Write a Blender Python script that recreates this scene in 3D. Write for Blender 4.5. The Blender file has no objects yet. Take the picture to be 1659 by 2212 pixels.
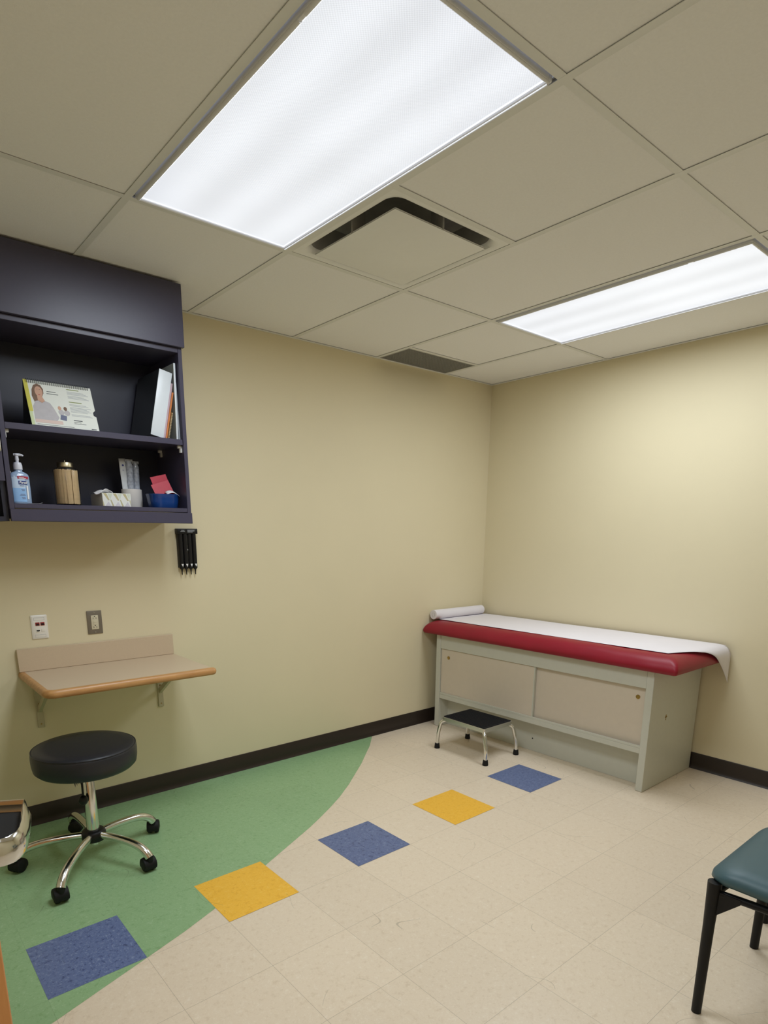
import bpy, bmesh, math, random
from mathutils import Vector, Matrix
random.seed(7)
PI = math.pi
SC = bpy.context.scene
COL = SC.collection

# ------------------------------------------------------------------ camera, world, light, exposure
H = 2.4465                      # ceiling height; corner of the two walls at x = 0, y = 0
EXPOSURE = 0.0
LAMP_W = 22.5
FILL_W = 7.0  # power of the added, unseen fill light by the entrance
LAMP_SPREAD = math.radians(178)
LAMP_RGB = (0.85, 0.925, 1.0)
LENS_EMIT = 0.87
WORLD_RGB, WORLD_STR = (0.95, 0.97, 1.0), 0.12

cam_d = bpy.data.cameras.new('camera')
cam = bpy.data.objects.new('camera', cam_d); COL.objects.link(cam)
Rx, Ry, Rz = Vector((0.7663, -0.6425, 0.0047)), Vector((-0.1440, -0.1789, -0.9733)), Vector((0.6262, 0.7451, -0.2296))
Rz.normalize(); Rx = (Rx - Rz * Rx.dot(Rz)).normalized(); Ry = Rz.cross(Rx)
M = Matrix.Identity(4)
for i in range(3):
    M[i][0], M[i][1], M[i][2] = Rx[i], -Ry[i], -Rz[i]
M.translation = Vector((-3.8104, -3.1753, 1.3967))
cam.matrix_world = M
cam_d.sensor_fit = 'AUTO'; cam_d.sensor_width = 36.0
cam_d.lens = 1332.57 / 2212.0 * 36.0
cam_d.shift_x = (829.5 - 801.58) / 2212.0
cam_d.shift_y = (1464.83 - 1106.0) / 2212.0
cam_d.clip_start = 0.02
SC.camera = cam

w = bpy.data.worlds.new('World'); SC.world = w; w.use_nodes = True
w.node_tree.nodes['Background'].inputs[0].default_value = (*WORLD_RGB, 1)
w.node_tree.nodes['Background'].inputs[1].default_value = WORLD_STR

GX, GY, GT = -1.7245, -0.9055, 0.6096      # ceiling grid node and module (2 ft)
FX, FY, FT = -0.7842, -1.0061, 0.3048      # floor tile node and module (1 ft)
LIGHTS = [(-2.6395, -1.515), (-0.810, -1.515), (-3.8585, -2.734)]  # third position is an added fill light, out of view

def area_lamp(x, y, watts, lx, ly):
    d = bpy.data.lights.new('fluorescent_lamp', 'AREA'); d.shape = 'RECTANGLE'
    d.size, d.size_y = lx, ly; d.energy = watts; d.color = LAMP_RGB; d.spread = LAMP_SPREAD
    o = bpy.data.objects.new('fluorescent_lamp', d); COL.objects.link(o)
    o.location = (x, y, H - 0.008)
area_lamp(*LIGHTS[0], LAMP_W, 0.545, 1.165)
area_lamp(*LIGHTS[1], LAMP_W * 0.86, 0.545, 1.165)
area_lamp(*LIGHTS[2], FILL_W, 0.545, 1.165)  # added behind the camera to raise the general light

SC.view_settings.view_transform = 'Standard'; SC.view_settings.look = 'None'
SC.view_settings.exposure = EXPOSURE; SC.view_settings.gamma = 1.0
SC.view_settings.use_curve_mapping = False

# ------------------------------------------------------------------ materials
def srgb(r, g, b):
    f = lambda c: (c / 255) / 12.92 if c / 255 <= 0.04045 else ((c / 255 + 0.055) / 1.055) ** 2.4
    return (f(r), f(g), f(b))

class NT:
    def __init__(s, m): s.n = m.node_tree.nodes; s.l = m.node_tree.links
    def new(s, t, **kw):
        n = s.n.new(t)
        for k, v in kw.items(): setattr(n, k, v)
        return n
    def math(s, op, a, b=None, c=None):
        n = s.n.new('ShaderNodeMath'); n.operation = op
        for i, v in enumerate((a, b, c)):
            if v is None: continue
            if isinstance(v, (int, float)): n.inputs[i].default_value = v
            else: s.l.new(v, n.inputs[i])
        return n.outputs[0]
    def mix(s, f, a, b, blend='MIX'):
        n = s.n.new('ShaderNodeMix'); n.data_type = 'RGBA'; n.blend_type = blend
        for i, v in ((0, f), (6, a), (7, b)):
            if isinstance(v, (int, float)): n.inputs[i].default_value = v
            elif isinstance(v, tuple): n.inputs[i].default_value = (*v[:3], 1)
            else: s.l.new(v, n.inputs[i])
        return n.outputs[2]
    def noise(s, vec, scale, detail=3, rough=0.5):
        n = s.n.new('ShaderNodeTexNoise'); n.inputs['Scale'].default_value = scale
        n.inputs['Detail'].default_value = detail; n.inputs['Roughness'].default_value = rough
        if vec is not None: s.l.new(vec, n.inputs['Vector'])
        return n.outputs['Fac']
    def ramp(s, fac, stops):
        n = s.n.new('ShaderNodeValToRGB'); cr = n.color_ramp
        while len(cr.elements) < len(stops): cr.elements.new(0.5)
        for e, (p, c) in zip(cr.elements, stops): e.position = p; e.color = (*c[:3], 1)
        s.l.new(fac, n.inputs[0]); return n.outputs[0]
    def objco(s): return s.n.new('ShaderNodeTexCoord').outputs['Object']

def mat(name, rgb, rough=0.5, metal=0.0, spec=0.5, var=0.0, vscale=40, bump=0.0, bscale=200, coat=0.0, trans=0.0, alpha=1.0, sheen=0.0):
    m = bpy.data.materials.new(name); m.use_nodes = True
    t = NT(m); b = t.n['Principled BSDF']
    b.inputs['Base Color'].default_value = (*rgb, 1); b.inputs['Roughness'].default_value = rough
    b.inputs['Metallic'].default_value = metal; b.inputs['Specular IOR Level'].default_value = spec
    b.inputs['Coat Weight'].default_value = coat; b.inputs['Transmission Weight'].default_value = trans
    b.inputs['Alpha'].default_value = alpha
    co = t.objco()
    f = t.noise(co, vscale, 4)
    c = t.mix(f, tuple(x * (1 - var) for x in rgb), tuple(min(1, x * (1 + var)) for x in rgb))
    t.l.new(c, b.inputs['Base Color'])
    if bump:
        n = t.noise(co, bscale, 3)
        bn = t.new('ShaderNodeBump'); bn.inputs['Strength'].default_value = bump; bn.inputs['Distance'].default_value = 0.002
        t.l.new(n, bn.inputs['Height']); t.l.new(bn.outputs[0], b.inputs['Normal'])
    return m

def emit_mat(name, rgb, strength):
    m = bpy.data.materials.new(name); m.use_nodes = True
    t = NT(m); b = t.n['Principled BSDF']
    b.inputs['Base Color'].default_value = (0.25, 0.25, 0.26, 1); b.inputs['Roughness'].default_value = 0.3
    b.inputs['Emission Color'].default_value = (*rgb, 1); b.inputs['Emission Strength'].default_value = strength
    return m, t, b

MT = {}
MT['wall'] = mat('painted_wall', (0.73, 0.645, 0.44), 0.55, spec=0.3, var=0.025, vscale=3, bump=0.10, bscale=260)
MT['tile'] = mat('ceiling_tile', (0.88, 0.87, 0.86), 0.9, spec=0.1, var=0.04, vscale=120, bump=0.25, bscale=400)
MT['tbar'] = mat('painted_t_bar', (0.76, 0.76, 0.73), 0.5, var=0.02)
MT['base'] = mat('vinyl_baseboard', srgb(44, 35, 30), 0.35, spec=0.45, var=0.1, vscale=10)
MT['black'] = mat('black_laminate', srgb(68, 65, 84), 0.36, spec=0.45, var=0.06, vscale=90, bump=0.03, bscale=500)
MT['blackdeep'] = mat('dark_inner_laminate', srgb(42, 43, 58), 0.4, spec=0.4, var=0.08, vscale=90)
MT['white_pl'] = mat('white_plastic', (0.80, 0.80, 0.77), 0.35, var=0.02)
MT['whitepaper'] = mat('white_paper', (0.82, 0.80, 0.82), 0.8, spec=0.2, var=0.02, vscale=20)
MT['exampaper'] = mat('exam_paper', (0.80, 0.76, 0.79), 0.75, spec=0.25, var=0.03, vscale=8, bump=0.10, bscale=25)
MT['chrome'] = mat('chrome', (0.78, 0.79, 0.78), 0.14, metal=1.0, var=0.03)
MT['steel'] = mat('brushed_steel', (0.62, 0.61, 0.58), 0.28, metal=1.0, var=0.06, vscale=60)
MT['polished'] = mat('polished_steel', (0.66, 0.66, 0.64), 0.12, metal=1.0, var=0.03)
MT['aluminium'] = mat('satin_metal', (0.66, 0.67, 0.65), 0.3, metal=1.0, var=0.04)
MT['rubber'] = mat('black_rubber', (0.007, 0.007, 0.008), 0.6, spec=0.3, var=0.1)
MT['blackpl'] = mat('black_plastic', (0.008, 0.008, 0.009), 0.4, spec=0.3, var=0.1)
MT['vinyl'] = mat('black_vinyl', (0.018, 0.019, 0.024), 0.40, spec=0.42, var=0.1, vscale=30, bump=0.08, bscale=300)
MT['red'] = mat('burgundy_vinyl', (0.26, 0.006, 0.020), 0.42, spec=0.38, var=0.10, vscale=12, bump=0.10, bscale=18)
MT['tablebody'] = mat('grey_green_laminate', (0.60, 0.60, 0.52), 0.45, var=0.03, vscale=30)
MT['doorbeige'] = mat('beige_laminate_door', (0.68, 0.595, 0.49), 0.5, var=0.03, vscale=30)
MT['counter'] = mat('tan_laminate', (0.60, 0.475, 0.335), 0.33, spec=0.5, var=0.05, vscale=220)
MT['bracket'] = mat('painted_bracket', (0.50, 0.44, 0.29), 0.45, var=0.04)
MT['teal'] = mat('teal_vinyl', (0.048, 0.105, 0.125), 0.45, spec=0.5, var=0.08, vscale=40, bump=0.05, bscale=400)
MT['frameblack'] = mat('black_painted_steel', (0.005, 0.005, 0.006), 0.45, spec=0.3, var=0.1)
MT['lframe'] = mat('white_light_frame', (0.74, 0.74, 0.76), 0.3, spec=0.5, var=0.02)
MT['diff'] = mat('painted_diffuser', (0.84, 0.84, 0.82), 0.45, var=0.02)
MT['diffin'] = mat('grey_duct_interior', (0.34, 0.33, 0.31), 0.7, var=0.35, vscale=12)  # mottled grey, darker than the painted cone
MT['grille'] = mat('grey_grille', (0.36, 0.355, 0.33), 0.5, var=0.05)
MT['dark'] = mat('dark_void', (0.01, 0.01, 0.01), 0.8)
MT['brass'] = mat('aged_brass', (0.42, 0.29, 0.10), 0.35, metal=1.0, var=0.1)
MT['platebrown'] = mat('steel_outlet_plate', (0.22, 0.19, 0.15), 0.4, metal=0.4, var=0.05)
MT['ivory'] = mat('ivory_plastic', (0.66, 0.60, 0.44), 0.35, var=0.02)
MT['jackred'] = mat('red_jack', (0.30, 0.012, 0.012), 0.4)
MT['greyline'] = mat('grey_print', (0.42, 0.44, 0.47), 0.7)
MT['darkprint'] = mat('dark_print', (0.08, 0.09, 0.10), 0.7)
MT['greenprint'] = mat('green_print', (0.25, 0.30, 0.10), 0.7)
MT['yellowprint'] = mat('yellow_green_print', (0.62, 0.58, 0.10), 0.7, var=0.15, vscale=30)
MT['palegreen'] = mat('pale_green_print', (0.62, 0.70, 0.42), 0.7, var=0.05)
MT['boxwhite'] = mat('white_carton', (0.78, 0.78, 0.74), 0.6, var=0.02)
MT['boxgreen'] = mat('pale_sage_print', (0.62, 0.66, 0.55), 0.6, var=0.03)
MT['boxolive'] = mat('khaki_print', (0.52, 0.46, 0.26), 0.6, var=0.05)
MT['boxgrey'] = mat('lilac_grey_print', (0.62, 0.58, 0.62), 0.6, var=0.03)
MT['skin'] = mat('printed_skin', (0.60, 0.36, 0.26), 0.7, var=0.08, vscale=40)
MT['hair'] = mat('printed_hair', (0.20, 0.12, 0.08), 0.7, var=0.2, vscale=60)
MT['jersey'] = mat('printed_jersey', (0.50, 0.48, 0.50), 0.7, var=0.1, vscale=60)
MT['pinkprint'] = mat('printed_table', (0.72, 0.56, 0.50), 0.7)
MT['blueprint'] = mat('printed_tablet', (0.16, 0.18, 0.28), 0.7)
MT['pagewhite'] = mat('printed_page', (0.76, 0.78, 0.72), 0.6, var=0.02)
MT['binderw'] = mat('white_binder_vinyl', (0.74, 0.79, 0.84), 0.3, var=0.03)
MT['binderd'] = mat('charcoal_binder_vinyl', (0.035, 0.042, 0.055), 0.35, var=0.1)
MT['bindershade'] = mat('shaded_white_binder_vinyl', (0.42, 0.46, 0.45), 0.3, var=0.15, vscale=9)  # white cover, its shade put into the grey colour
MT['pink'] = mat('lilac_card', (0.55, 0.40, 0.45), 0.6, var=0.15)
MT['orange'] = mat('orange_card', (0.62, 0.20, 0.05), 0.5, var=0.1)
MT['kraft'] = mat('brown_card', (0.42, 0.26, 0.10), 0.6, var=0.1)
MT['cream'] = mat('cream_coil', (0.70, 0.58, 0.38), 0.5)
MT['stick'] = mat('birch_wood', (0.60, 0.41, 0.22), 0.7, var=0.22, vscale=70)
MT['gold'] = mat('brushed_lid_metal', (0.50, 0.43, 0.27), 0.34, metal=1.0, var=0.1)
MT['redcard'] = mat('red_packet_paper', (0.48, 0.03, 0.055), 0.5, var=0.12)
MT['bluepl'] = mat('blue_plastic', (0.008, 0.05, 0.22), 0.16, spec=0.6, var=0.05)
MT['wrap'] = mat('clear_wrapper', (0.38, 0.41, 0.47), 0.2, var=0.75, vscale=75)
MT['wrapflat'] = mat('paper_wrapper', (0.62, 0.64, 0.66), 0.5, var=0.2, vscale=45)
MT['bluedot'] = mat('blue_print', (0.03, 0.05, 0.25), 0.5)
MT['cupwhite'] = mat('white_cup', (0.72, 0.68, 0.64), 0.45, var=0.03)
MT['gel'] = mat('clear_blue_gel', (0.42, 0.56, 0.78), 0.12, spec=0.6, var=0.06, vscale=20, trans=0.25)
MT['gellabel'] = mat('pale_blue_label', (0.30, 0.52, 0.84), 0.3, var=0.10, vscale=25)
MT['gellabel2'] = mat('pale_label', (0.55, 0.68, 0.85), 0.3, var=0.05, vscale=25)
MT['labelred'] = mat('red_label', (0.40, 0.02, 0.05), 0.35)
MT['labelblue'] = mat('navy_label', (0.02, 0.04, 0.20), 0.35)
MT['whiteprint'] = mat('white_print', (0.85, 0.86, 0.88), 0.5)
MT['pump'] = mat('grey_white_pump', (0.68, 0.70, 0.78), 0.35)
MT['plate'] = mat('white_wall_plate', (0.80, 0.76, 0.68), 0.35)
MT['tread'] = mat('black_ribbed_rubber', (0.010, 0.010, 0.012), 0.75, spec=0.2, var=0.2, vscale=120, bump=0.3, bscale=350)

def wood_mat(name, a, b, scale=14, axis=(1, 9, 9), rough=0.4):
    m = bpy.data.materials.new(name); m.use_nodes = True
    t = NT(m); p = t.n['Principled BSDF']; p.inputs['Roughness'].default_value = rough
    mp = t.new('ShaderNodeMapping'); mp.inputs['Scale'].default_value = axis
    t.l.new(t.objco(), mp.inputs[0])
    f = t.noise(mp.outputs[0], scale, 5, 0.6)
    t.l.new(t.ramp(f, [(0.3, a), (0.7, b)]), p.inputs['Base Color'])
    return m
MT['oak'] = wood_mat('oak_nosing', (0.44, 0.215, 0.075), (0.62, 0.34, 0.13), 9, (1, 8, 8), 0.38)
MT['oakdoor'] = wood_mat('oak_door_veneer', (0.74, 0.33, 0.11), (0.86, 0.43, 0.16), 5, (7, 7, 1), 0.4)

def glass_mat():
    m = bpy.data.materials.new('jar_glass'); m.use_nodes = True
    t = NT(m); p = t.n['Principled BSDF']
    p.inputs['Base Color'].default_value = (0.95, 0.97, 0.96, 1); p.inputs['Roughness'].default_value = 0.04
    p.inputs['Transmission Weight'].default_value = 1.0; p.inputs['IOR'].default_value = 1.15
    return m
MT['glass'] = glass_mat()

def floor_mat(name, base, dark, light, seam=0.25, fleck=55, var=0.05, contrast=1.0):
    """waxed vinyl tile: marbled flecks, one tone per tile, hairline seams, a few scuffs"""
    m = bpy.data.materials.new(name); m.use_nodes = True
    t = NT(m); p = t.n['Principled BSDF']
    co = t.objco(); sp = t.new('ShaderNodeSeparateXYZ'); t.l.new(co, sp.inputs[0])
    u = t.math('DIVIDE', t.math('SUBTRACT', sp.outputs[0], FX), FT)
    v = t.math('DIVIDE', t.math('SUBTRACT', sp.outputs[1], FY), FT)
    def edge(a):
        fr = t.math('FRACT', a); d = t.math('MINIMUM', fr, t.math('SUBTRACT', 1.0, fr))
        return t.math('LESS_THAN', d, 0.0028)
    e = t.math('MAXIMUM', edge(u), edge(v))
    cv = t.new('ShaderNodeCombineXYZ'); t.l.new(t.math('FLOOR', u), cv.inputs[0]); t.l.new(t.math('FLOOR', v), cv.inputs[1])
    wn = t.new('ShaderNodeTexWhiteNoise'); wn.noise_dimensions = '2D'; t.l.new(cv.outputs[0], wn.inputs['Vector'])
    # each tile's fleck pattern is its own
    off = t.new('ShaderNodeVectorMath'); off.operation = 'MULTIPLY_ADD'
    t.l.new(wn.outputs['Color'], off.inputs[0]); off.inputs[1].default_value = (7, 7, 7); t.l.new(co, off.inputs[2])
    n1 = t.noise(off.outputs[0], fleck, 5, 0.65); n2 = t.noise(off.outputs[0], fleck * 2.6, 3, 0.6)
    c = t.ramp(n1, [(0.30, dark), (0.46, base), (0.58, base), (0.74, light)])
    c = t.mix(t.math('MULTIPLY', t.math('GREATER_THAN', n2, 0.62), 0.5 * contrast), c, light)
    c = t.mix(t.math('MULTIPLY', t.math('LESS_THAN', n2, 0.37), 0.45 * contrast), c, dark)
    tone = t.math('ADD', 1.0 - var, t.math('MULTIPLY', wn.outputs['Value'], 2 * var))
    mul = t.new('ShaderNodeCombineXYZ')
    for k in range(3): t.l.new(tone, mul.inputs[k])
    c = t.mix(1.0, c, mul.outputs[0], 'MULTIPLY')
    # worn traffic patches and thin scuffs
    big = t.noise(co, 1.7, 4, 0.6)
    c = t.mix(t.math('MULTIPLY', t.math('GREATER_THAN', big, 0.5), 0.05), c, dark)
    s = t.noise(co, 2.6, 1.0, 0.4)
    sc = t.math('LESS_THAN', t.math('ABSOLUTE', t.math('SUBTRACT', s, 0.47)), 0.0011)
    msk = t.math('GREATER_THAN', t.noise(co, 5.0, 2), 0.56)
    c = t.mix(t.math('MULTIPLY', t.math('MULTIPLY', sc, msk), 0.30), c, (0.10, 0.09, 0.07))
    c = t.mix(t.math('MULTIPLY', e, seam), c, tuple(x * 0.35 for x in dark))
    t.l.new(c, p.inputs['Base Color'])
    rg = t.math('ADD', 0.24, t.math('MULTIPLY', t.noise(co, 9, 4), 0.16)); t.l.new(rg, p.inputs['Roughness'])
    p.inputs['Specular IOR Level'].default_value = 0.42
    bn = t.new('ShaderNodeBump'); bn.inputs['Strength'].default_value = 0.05; bn.inputs['Distance'].default_value = 0.002
    t.l.new(t.noise(co, 14, 2), bn.inputs['Height']); t.l.new(bn.outputs[0], p.inputs['Normal'])
    return m
MT['f_beige'] = floor_mat('beige_vinyl_tile', (0.78, 0.66, 0.51), (0.70, 0.575, 0.43), (0.85, 0.75, 0.61), 0.42, var=0.022)
MT['f_green'] = floor_mat('green_vinyl_tile', (0.295, 0.47, 0.245), (0.22, 0.385, 0.18), (0.38, 0.55, 0.33), 0.16, var=0.03)
MT['f_yellow'] = floor_mat('yellow_vinyl_tile', (0.93, 0.52, 0.055), (0.82, 0.42, 0.035), (0.97, 0.62, 0.13), 0.1)
MT['f_blue'] = floor_mat('blue_vinyl_tile', (0.13, 0.175, 0.335), (0.045, 0.06, 0.16), (0.29, 0.35, 0.50), 0.1, 62)

def lens_mat(cx, n_tubes, w_lens):
    m, t, b = emit_mat('prismatic_lens', (0.89, 0.93, 1.0), LENS_EMIT)
    co = t.objco(); sp = t.new('ShaderNodeSeparateXYZ'); t.l.new(co, sp.inputs[0])
    x = t.math('DIVIDE', sp.outputs[0], w_lens)                       # -0.5 .. 0.5
    band = t.math('COSINE', t.math('MULTIPLY', x, 2 * PI * n_tubes))
    dx = t.math('MULTIPLY', t.math('COSINE', t.math('MULTIPLY', sp.outputs[0], 2 * PI / 0.0075)), t.math('COSINE', t.math('MULTIPLY', sp.outputs[1], 2 * PI / 0.0075)))
    soft = t.noise(co, 2.5, 2)
    s = t.math('ADD', 0.90, t.math('MULTIPLY', band, 0.05))
    s = t.math('ADD', s, t.math('MULTIPLY', dx, 0.09))
    s = t.math('ADD', s, t.math('MULTIPLY', t.math('SUBTRACT', soft, 0.5), 0.16))
    edge = t.math('GREATER_THAN', t.math('ABSOLUTE', x), 0.487)       # rim of the lens glows white
    endy = t.math('GREATER_THAN', t.math('ABSOLUTE', sp.outputs[1]), 0.5745)
    s = t.math('MAXIMUM', s, t.math('MULTIPLY', t.math('MAXIMUM', edge, endy), 1.12))
    t.l.new(t.math('MULTIPLY', s, LENS_EMIT * 1.05), b.inputs['Emission Strength'])
    return m
MT['lens'] = lens_mat(0, 3, 0.545)

# ------------------------------------------------------------------ mesh helpers
class MB:
    def __init__(s): s.b = bmesh.new()
    def _tag(s, faces, mi):
        for f in faces: f.material_index = mi
    def box(s, x0, x1, y0, y1, z0, z1, bev=0.0, mi=0, seg=2, mtx=None):
        r = bmesh.ops.create_cube(s.b, size=1.0); vs = r['verts']
        for v in vs:
            v.co = Vector(((x0 + x1) / 2 + v.co.x * (x1 - x0), (y0 + y1) / 2 + v.co.y * (y1 - y0), (z0 + z1) / 2 + v.co.z * (z1 - z0)))
        fs = {f for v in vs for f in v.link_faces}
        if bev > 0:
            es = list({e for v in vs for e in v.link_edges})
            rr = bmesh.ops.bevel(s.b, geom=es, offset=bev, segments=seg, affect='EDGES', profile=0.5)
            fs = set(rr['faces']) | {f for f in fs if f.is_valid}
            vs = list({v for f in fs for v in f.verts})
        s._tag(fs, mi)
        if mtx is not None:
            for v in vs: v.co = mtx @ v.co
        return s
    def loops(s, loops, mi=0, cap0=True, cap1=True, mtx=None):
        rows = []
        for L in loops:
            rows.append([s.b.verts.new(mtx @ Vector(p) if mtx is not None else Vector(p)) for p in L])
        n = len(rows[0])
        for a, c in zip(rows[:-1], rows[1:]):
            for i in range(n):
                f = s.b.faces.new((a[i], a[(i + 1) % n], c[(i + 1) % n], c[i])); f.material_index = mi
        if cap0: s.b.faces.new(list(reversed(rows[0]))).material_index = mi
        if cap1: s.b.faces.new(rows[-1]).material_index = mi
        return s
    def lathe(s, prof, seg=32, mi=0, c=(0, 0, 0), cap0=True, cap1=True, mtx=None):
        L = []
        for r, z in prof:
            L.append([(c[0] + r * math.cos(2 * PI * k / seg), c[1] + r * math.sin(2 * PI * k / seg), c[2] + z) for k in range(seg)])
        return s.loops(L, mi, cap0, cap1, mtx)
    def tube(s, path, r, seg=12, mi=0, mtx=None):
        P = [Vector(p) for p in path]; n = len(P)
        rad = r if isinstance(r, (list, tuple)) else [r] * n
        T = []
        for i in range(n):
            a = P[max(0, i - 1)]; b = P[min(n - 1, i + 1)]; T.append((b - a).normalized())
        up = Vector((0, 0, 1)) if abs(T[0].z) < 0.9 else Vector((1, 0, 0))
        N = (up - T[0] * up.dot(T[0])).normalized(); L = []
        for i in range(n):
            N = (N - T[i] * N.dot(T[i])).normalized(); B = T[i].cross(N)
            L.append([P[i] + (N * math.cos(2 * PI * k / seg) + B * math.sin(2 * PI * k / seg)) * rad[i] for k in range(seg)])
        return s.loops(L, mi, True, True, mtx)
    def prism(s, poly, axis, a0, a1, mi=0, mtx=None):
        """poly in the two other axes (in order), extruded along axis"""
        def P(p, a):
            return {'x': (a, p[0], p[1]), 'y': (p[0], a, p[1]), 'z': (p[0], p[1], a)}[axis]
        return s.loops([[P(p, a0) for p in poly], [P(p, a1) for p in poly]], mi, True, True, mtx)
    def grid(s, rows, mi=0, thick=0.0):
        R = [[s.b.verts.new(Vector(p)) for p in row] for row in rows]
        for a, c in zip(R[:-1], R[1:]):
            for i in range(len(a) - 1):
                s.b.faces.new((a[i], a[i + 1], c[i + 1], c[i])).material_index = mi
        return s

def smooth_path(pts, n=6):
    """Catmull-Rom through pts"""
    P = [Vector(p) for p in pts]; out = []
    for i in range(len(P) - 1):
        p0 = P[max(0, i - 1)]; p1 = P[i]; p2 = P[i + 1]; p3 = P[min(len(P) - 1, i + 2)]
        for k in range(n):
            t = k / n
            out.append(0.5 * ((2 * p1) + (p2 - p0) * t + (2 * p0 - 5 * p1 + 4 * p2 - p3) * t * t + (3 * p1 - p0 - 3 * p2 + p3) * t ** 3))
    out.append(P[-1]); return out

def rrect(x0, x1, y0, y1, r, z=0.0, n=5):
    pts = []
    r = min(r, (x1 - x0) / 2 - 1e-4, (y1 - y0) / 2 - 1e-4)
    for cx, cy, a0 in ((x1 - r, y1 - r, 0), (x0 + r, y1 - r, PI / 2), (x0 + r, y0 + r, PI), (x1 - r, y0 + r, 1.5 * PI)):
        for k in range(n + 1):
            a = a0 + PI / 2 * k / n
            pts.append((cx + r * math.cos(a), cy + r * math.sin(a), z))
    return pts

def obj(name, mb, mats, parent=None, off=(0, 0, 0), smooth=40, loc=None, rot=None):
    """links mb as ONE mesh object; off = where the parent stands when mb is in room coordinates"""
    bm = mb.b
    bmesh.ops.recalc_face_normals(bm, faces=bm.faces)
    if off != (0, 0, 0): bmesh.ops.translate(bm, verts=bm.verts, vec=-Vector(off))
    me = bpy.data.meshes.new(name); bm.to_mesh(me); bm.free()
    for m in (mats if isinstance(mats, (list, tuple)) else [mats]): me.materials.append(MT[m])
    for p in me.polygons: p.use_smooth = True
    me.set_sharp_from_angle(angle=math.radians(smooth))
    o = bpy.data.objects.new(name, me); COL.objects.link(o)
    if parent is not None: o.parent = parent
    if loc is not None: o.location = loc
    if rot is not None: o.rotation_euler = rot
    return o

def tag(o, label, cat, group=None):
    o['label'] = label; o['category'] = cat
    if group: o['group'] = group
    return o

def thing(name, label, cat, loc=(0, 0, 0), rot=(0, 0, 0), group=None):
    o = bpy.data.objects.new(name, None); COL.objects.link(o)
    o.location = loc; o.rotation_euler = rot; o.empty_display_size = 0.05
    return tag(o, label, cat, group)

def struct(name, mb, mats, parent=None, off=(0, 0, 0), loc=None):
    o = obj(name, mb, mats, parent, off, loc=loc)
    if parent is None: o['kind'] = 'structure'
    return o

def copy_tree(o, parent=None):
    c = o.copy(); COL.objects.link(c)
    if parent is not None: c.parent = parent
    for ch in list(o.children): copy_tree(ch, c)
    return c

def text_mb(body, size, shear=0.0, bold=0.0, mtx=None):
    """built-in font as flat mesh, centred, reading along +x, up along +y"""
    cu = bpy.data.curves.new('lettering', 'FONT'); cu.body = body; cu.size = size; cu.shear = shear
    cu.offset = bold; cu.align_x = 'CENTER'; cu.align_y = 'CENTER'; cu.extrude = 0.0002
    to = bpy.data.objects.new('lettering', cu); COL.objects.link(to)
    dg = bpy.context.evaluated_depsgraph_get(); dg.update()
    me = bpy.data.meshes.new_from_object(to.evaluated_get(dg))
    mb = MB(); mb.b.from_mesh(me)
    bpy.data.objects.remove(to); bpy.data.curves.remove(cu); bpy.data.meshes.remove(me)
    if mtx is not None: bmesh.ops.transform(mb.b, matrix=mtx, verts=mb.b.verts)
    return mb

# ------------------------------------------------------------------ room shell
XW, YS = -4.55, -3.65                    # entrance-side wall and rear wall
fl = MB()
fl.box(XW, 0, YS, 0, -0.08, 0.0, mi=0)
arc = [(-1.128, 0.0), (-1.139, -0.011), (-1.28, -0.155), (-1.417, -0.274), (-1.535, -0.378), (-1.651, -0.470), (-1.79, -0.581), (-1.934, -0.685), (-2.05, -0.758), (-2.171, -0.828),
       (-2.27, -0.882), (-2.377, -0.934), (-2.59, -1.038), (-2.76, -1.125), (-2.933, -1.205), (-3.068, -1.259), (-3.22, -1.311), (-3.355, -1.356), (-3.533, -1.416), (-3.75, -1.475), (-4.0, -1.54), (XW, -1.66), (XW, 0)]
pa = [fl.b.verts.new((x, y, 0.0004)) for x, y in arc]
fl.b.faces.new(pa).material_index = 1
for k, mi in ((0, 3), (2, 2), (4, 3), (6, 2), (8, 3)):
    x1 = FX - k * FT; x0 = x1 - FT; y1 = FY; y0 = FY - FT
    fl.b.faces.new([fl.b.verts.new((x, y, 0.0008)) for x, y in ((x0, y0), (x1, y0), (x1, y1), (x0, y1))]).material_index = mi
floor = struct('floor', fl, ['f_beige', 'f_green', 'f_yellow', 'f_blue'])

struct('wall_left', MB().box(XW - 0.1, 0.1, 0.0, 0.1, 0, H + 0.15), 'wall')
struct('wall_right', MB().box(0.0, 0.1, YS - 0.1, 0.0, 0, H + 0.15), 'wall')
struct('wall_rear', MB().box(XW - 0.1, 0.0, YS - 0.1, YS, 0, H + 0.15), 'wall')
wn = MB()
DY0, DY1 = -3.06, -2.14                 # doorway in the entrance wall
wn.box(XW - 0.1, XW, DY1, 0.0, 0, H + 0.15).box(XW - 0.1, XW, YS, DY0, 0, H + 0.15).box(XW - 0.1, XW, DY0, DY1, 2.06, H + 0.15)
struct('wall_entrance', wn, 'wall')

def base_prof(d=1):
    return [(0, 0), (-0.016, 0), (-0.013, 0.006), (-0.0075, 0.016), (-0.006, 0.03), (-0.006, 0.094), (-0.003, 0.099), (0, 0.099)]
struct('baseboard_left', MB().prism(base_prof(), 'x', XW, -0.006), 'base')
rb = MB(); rb.loops([[(p[0], y, p[1]) for p in base_prof()] for y in (YS, -0.016)])
struct('baseboard_right', rb, 'base')

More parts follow.
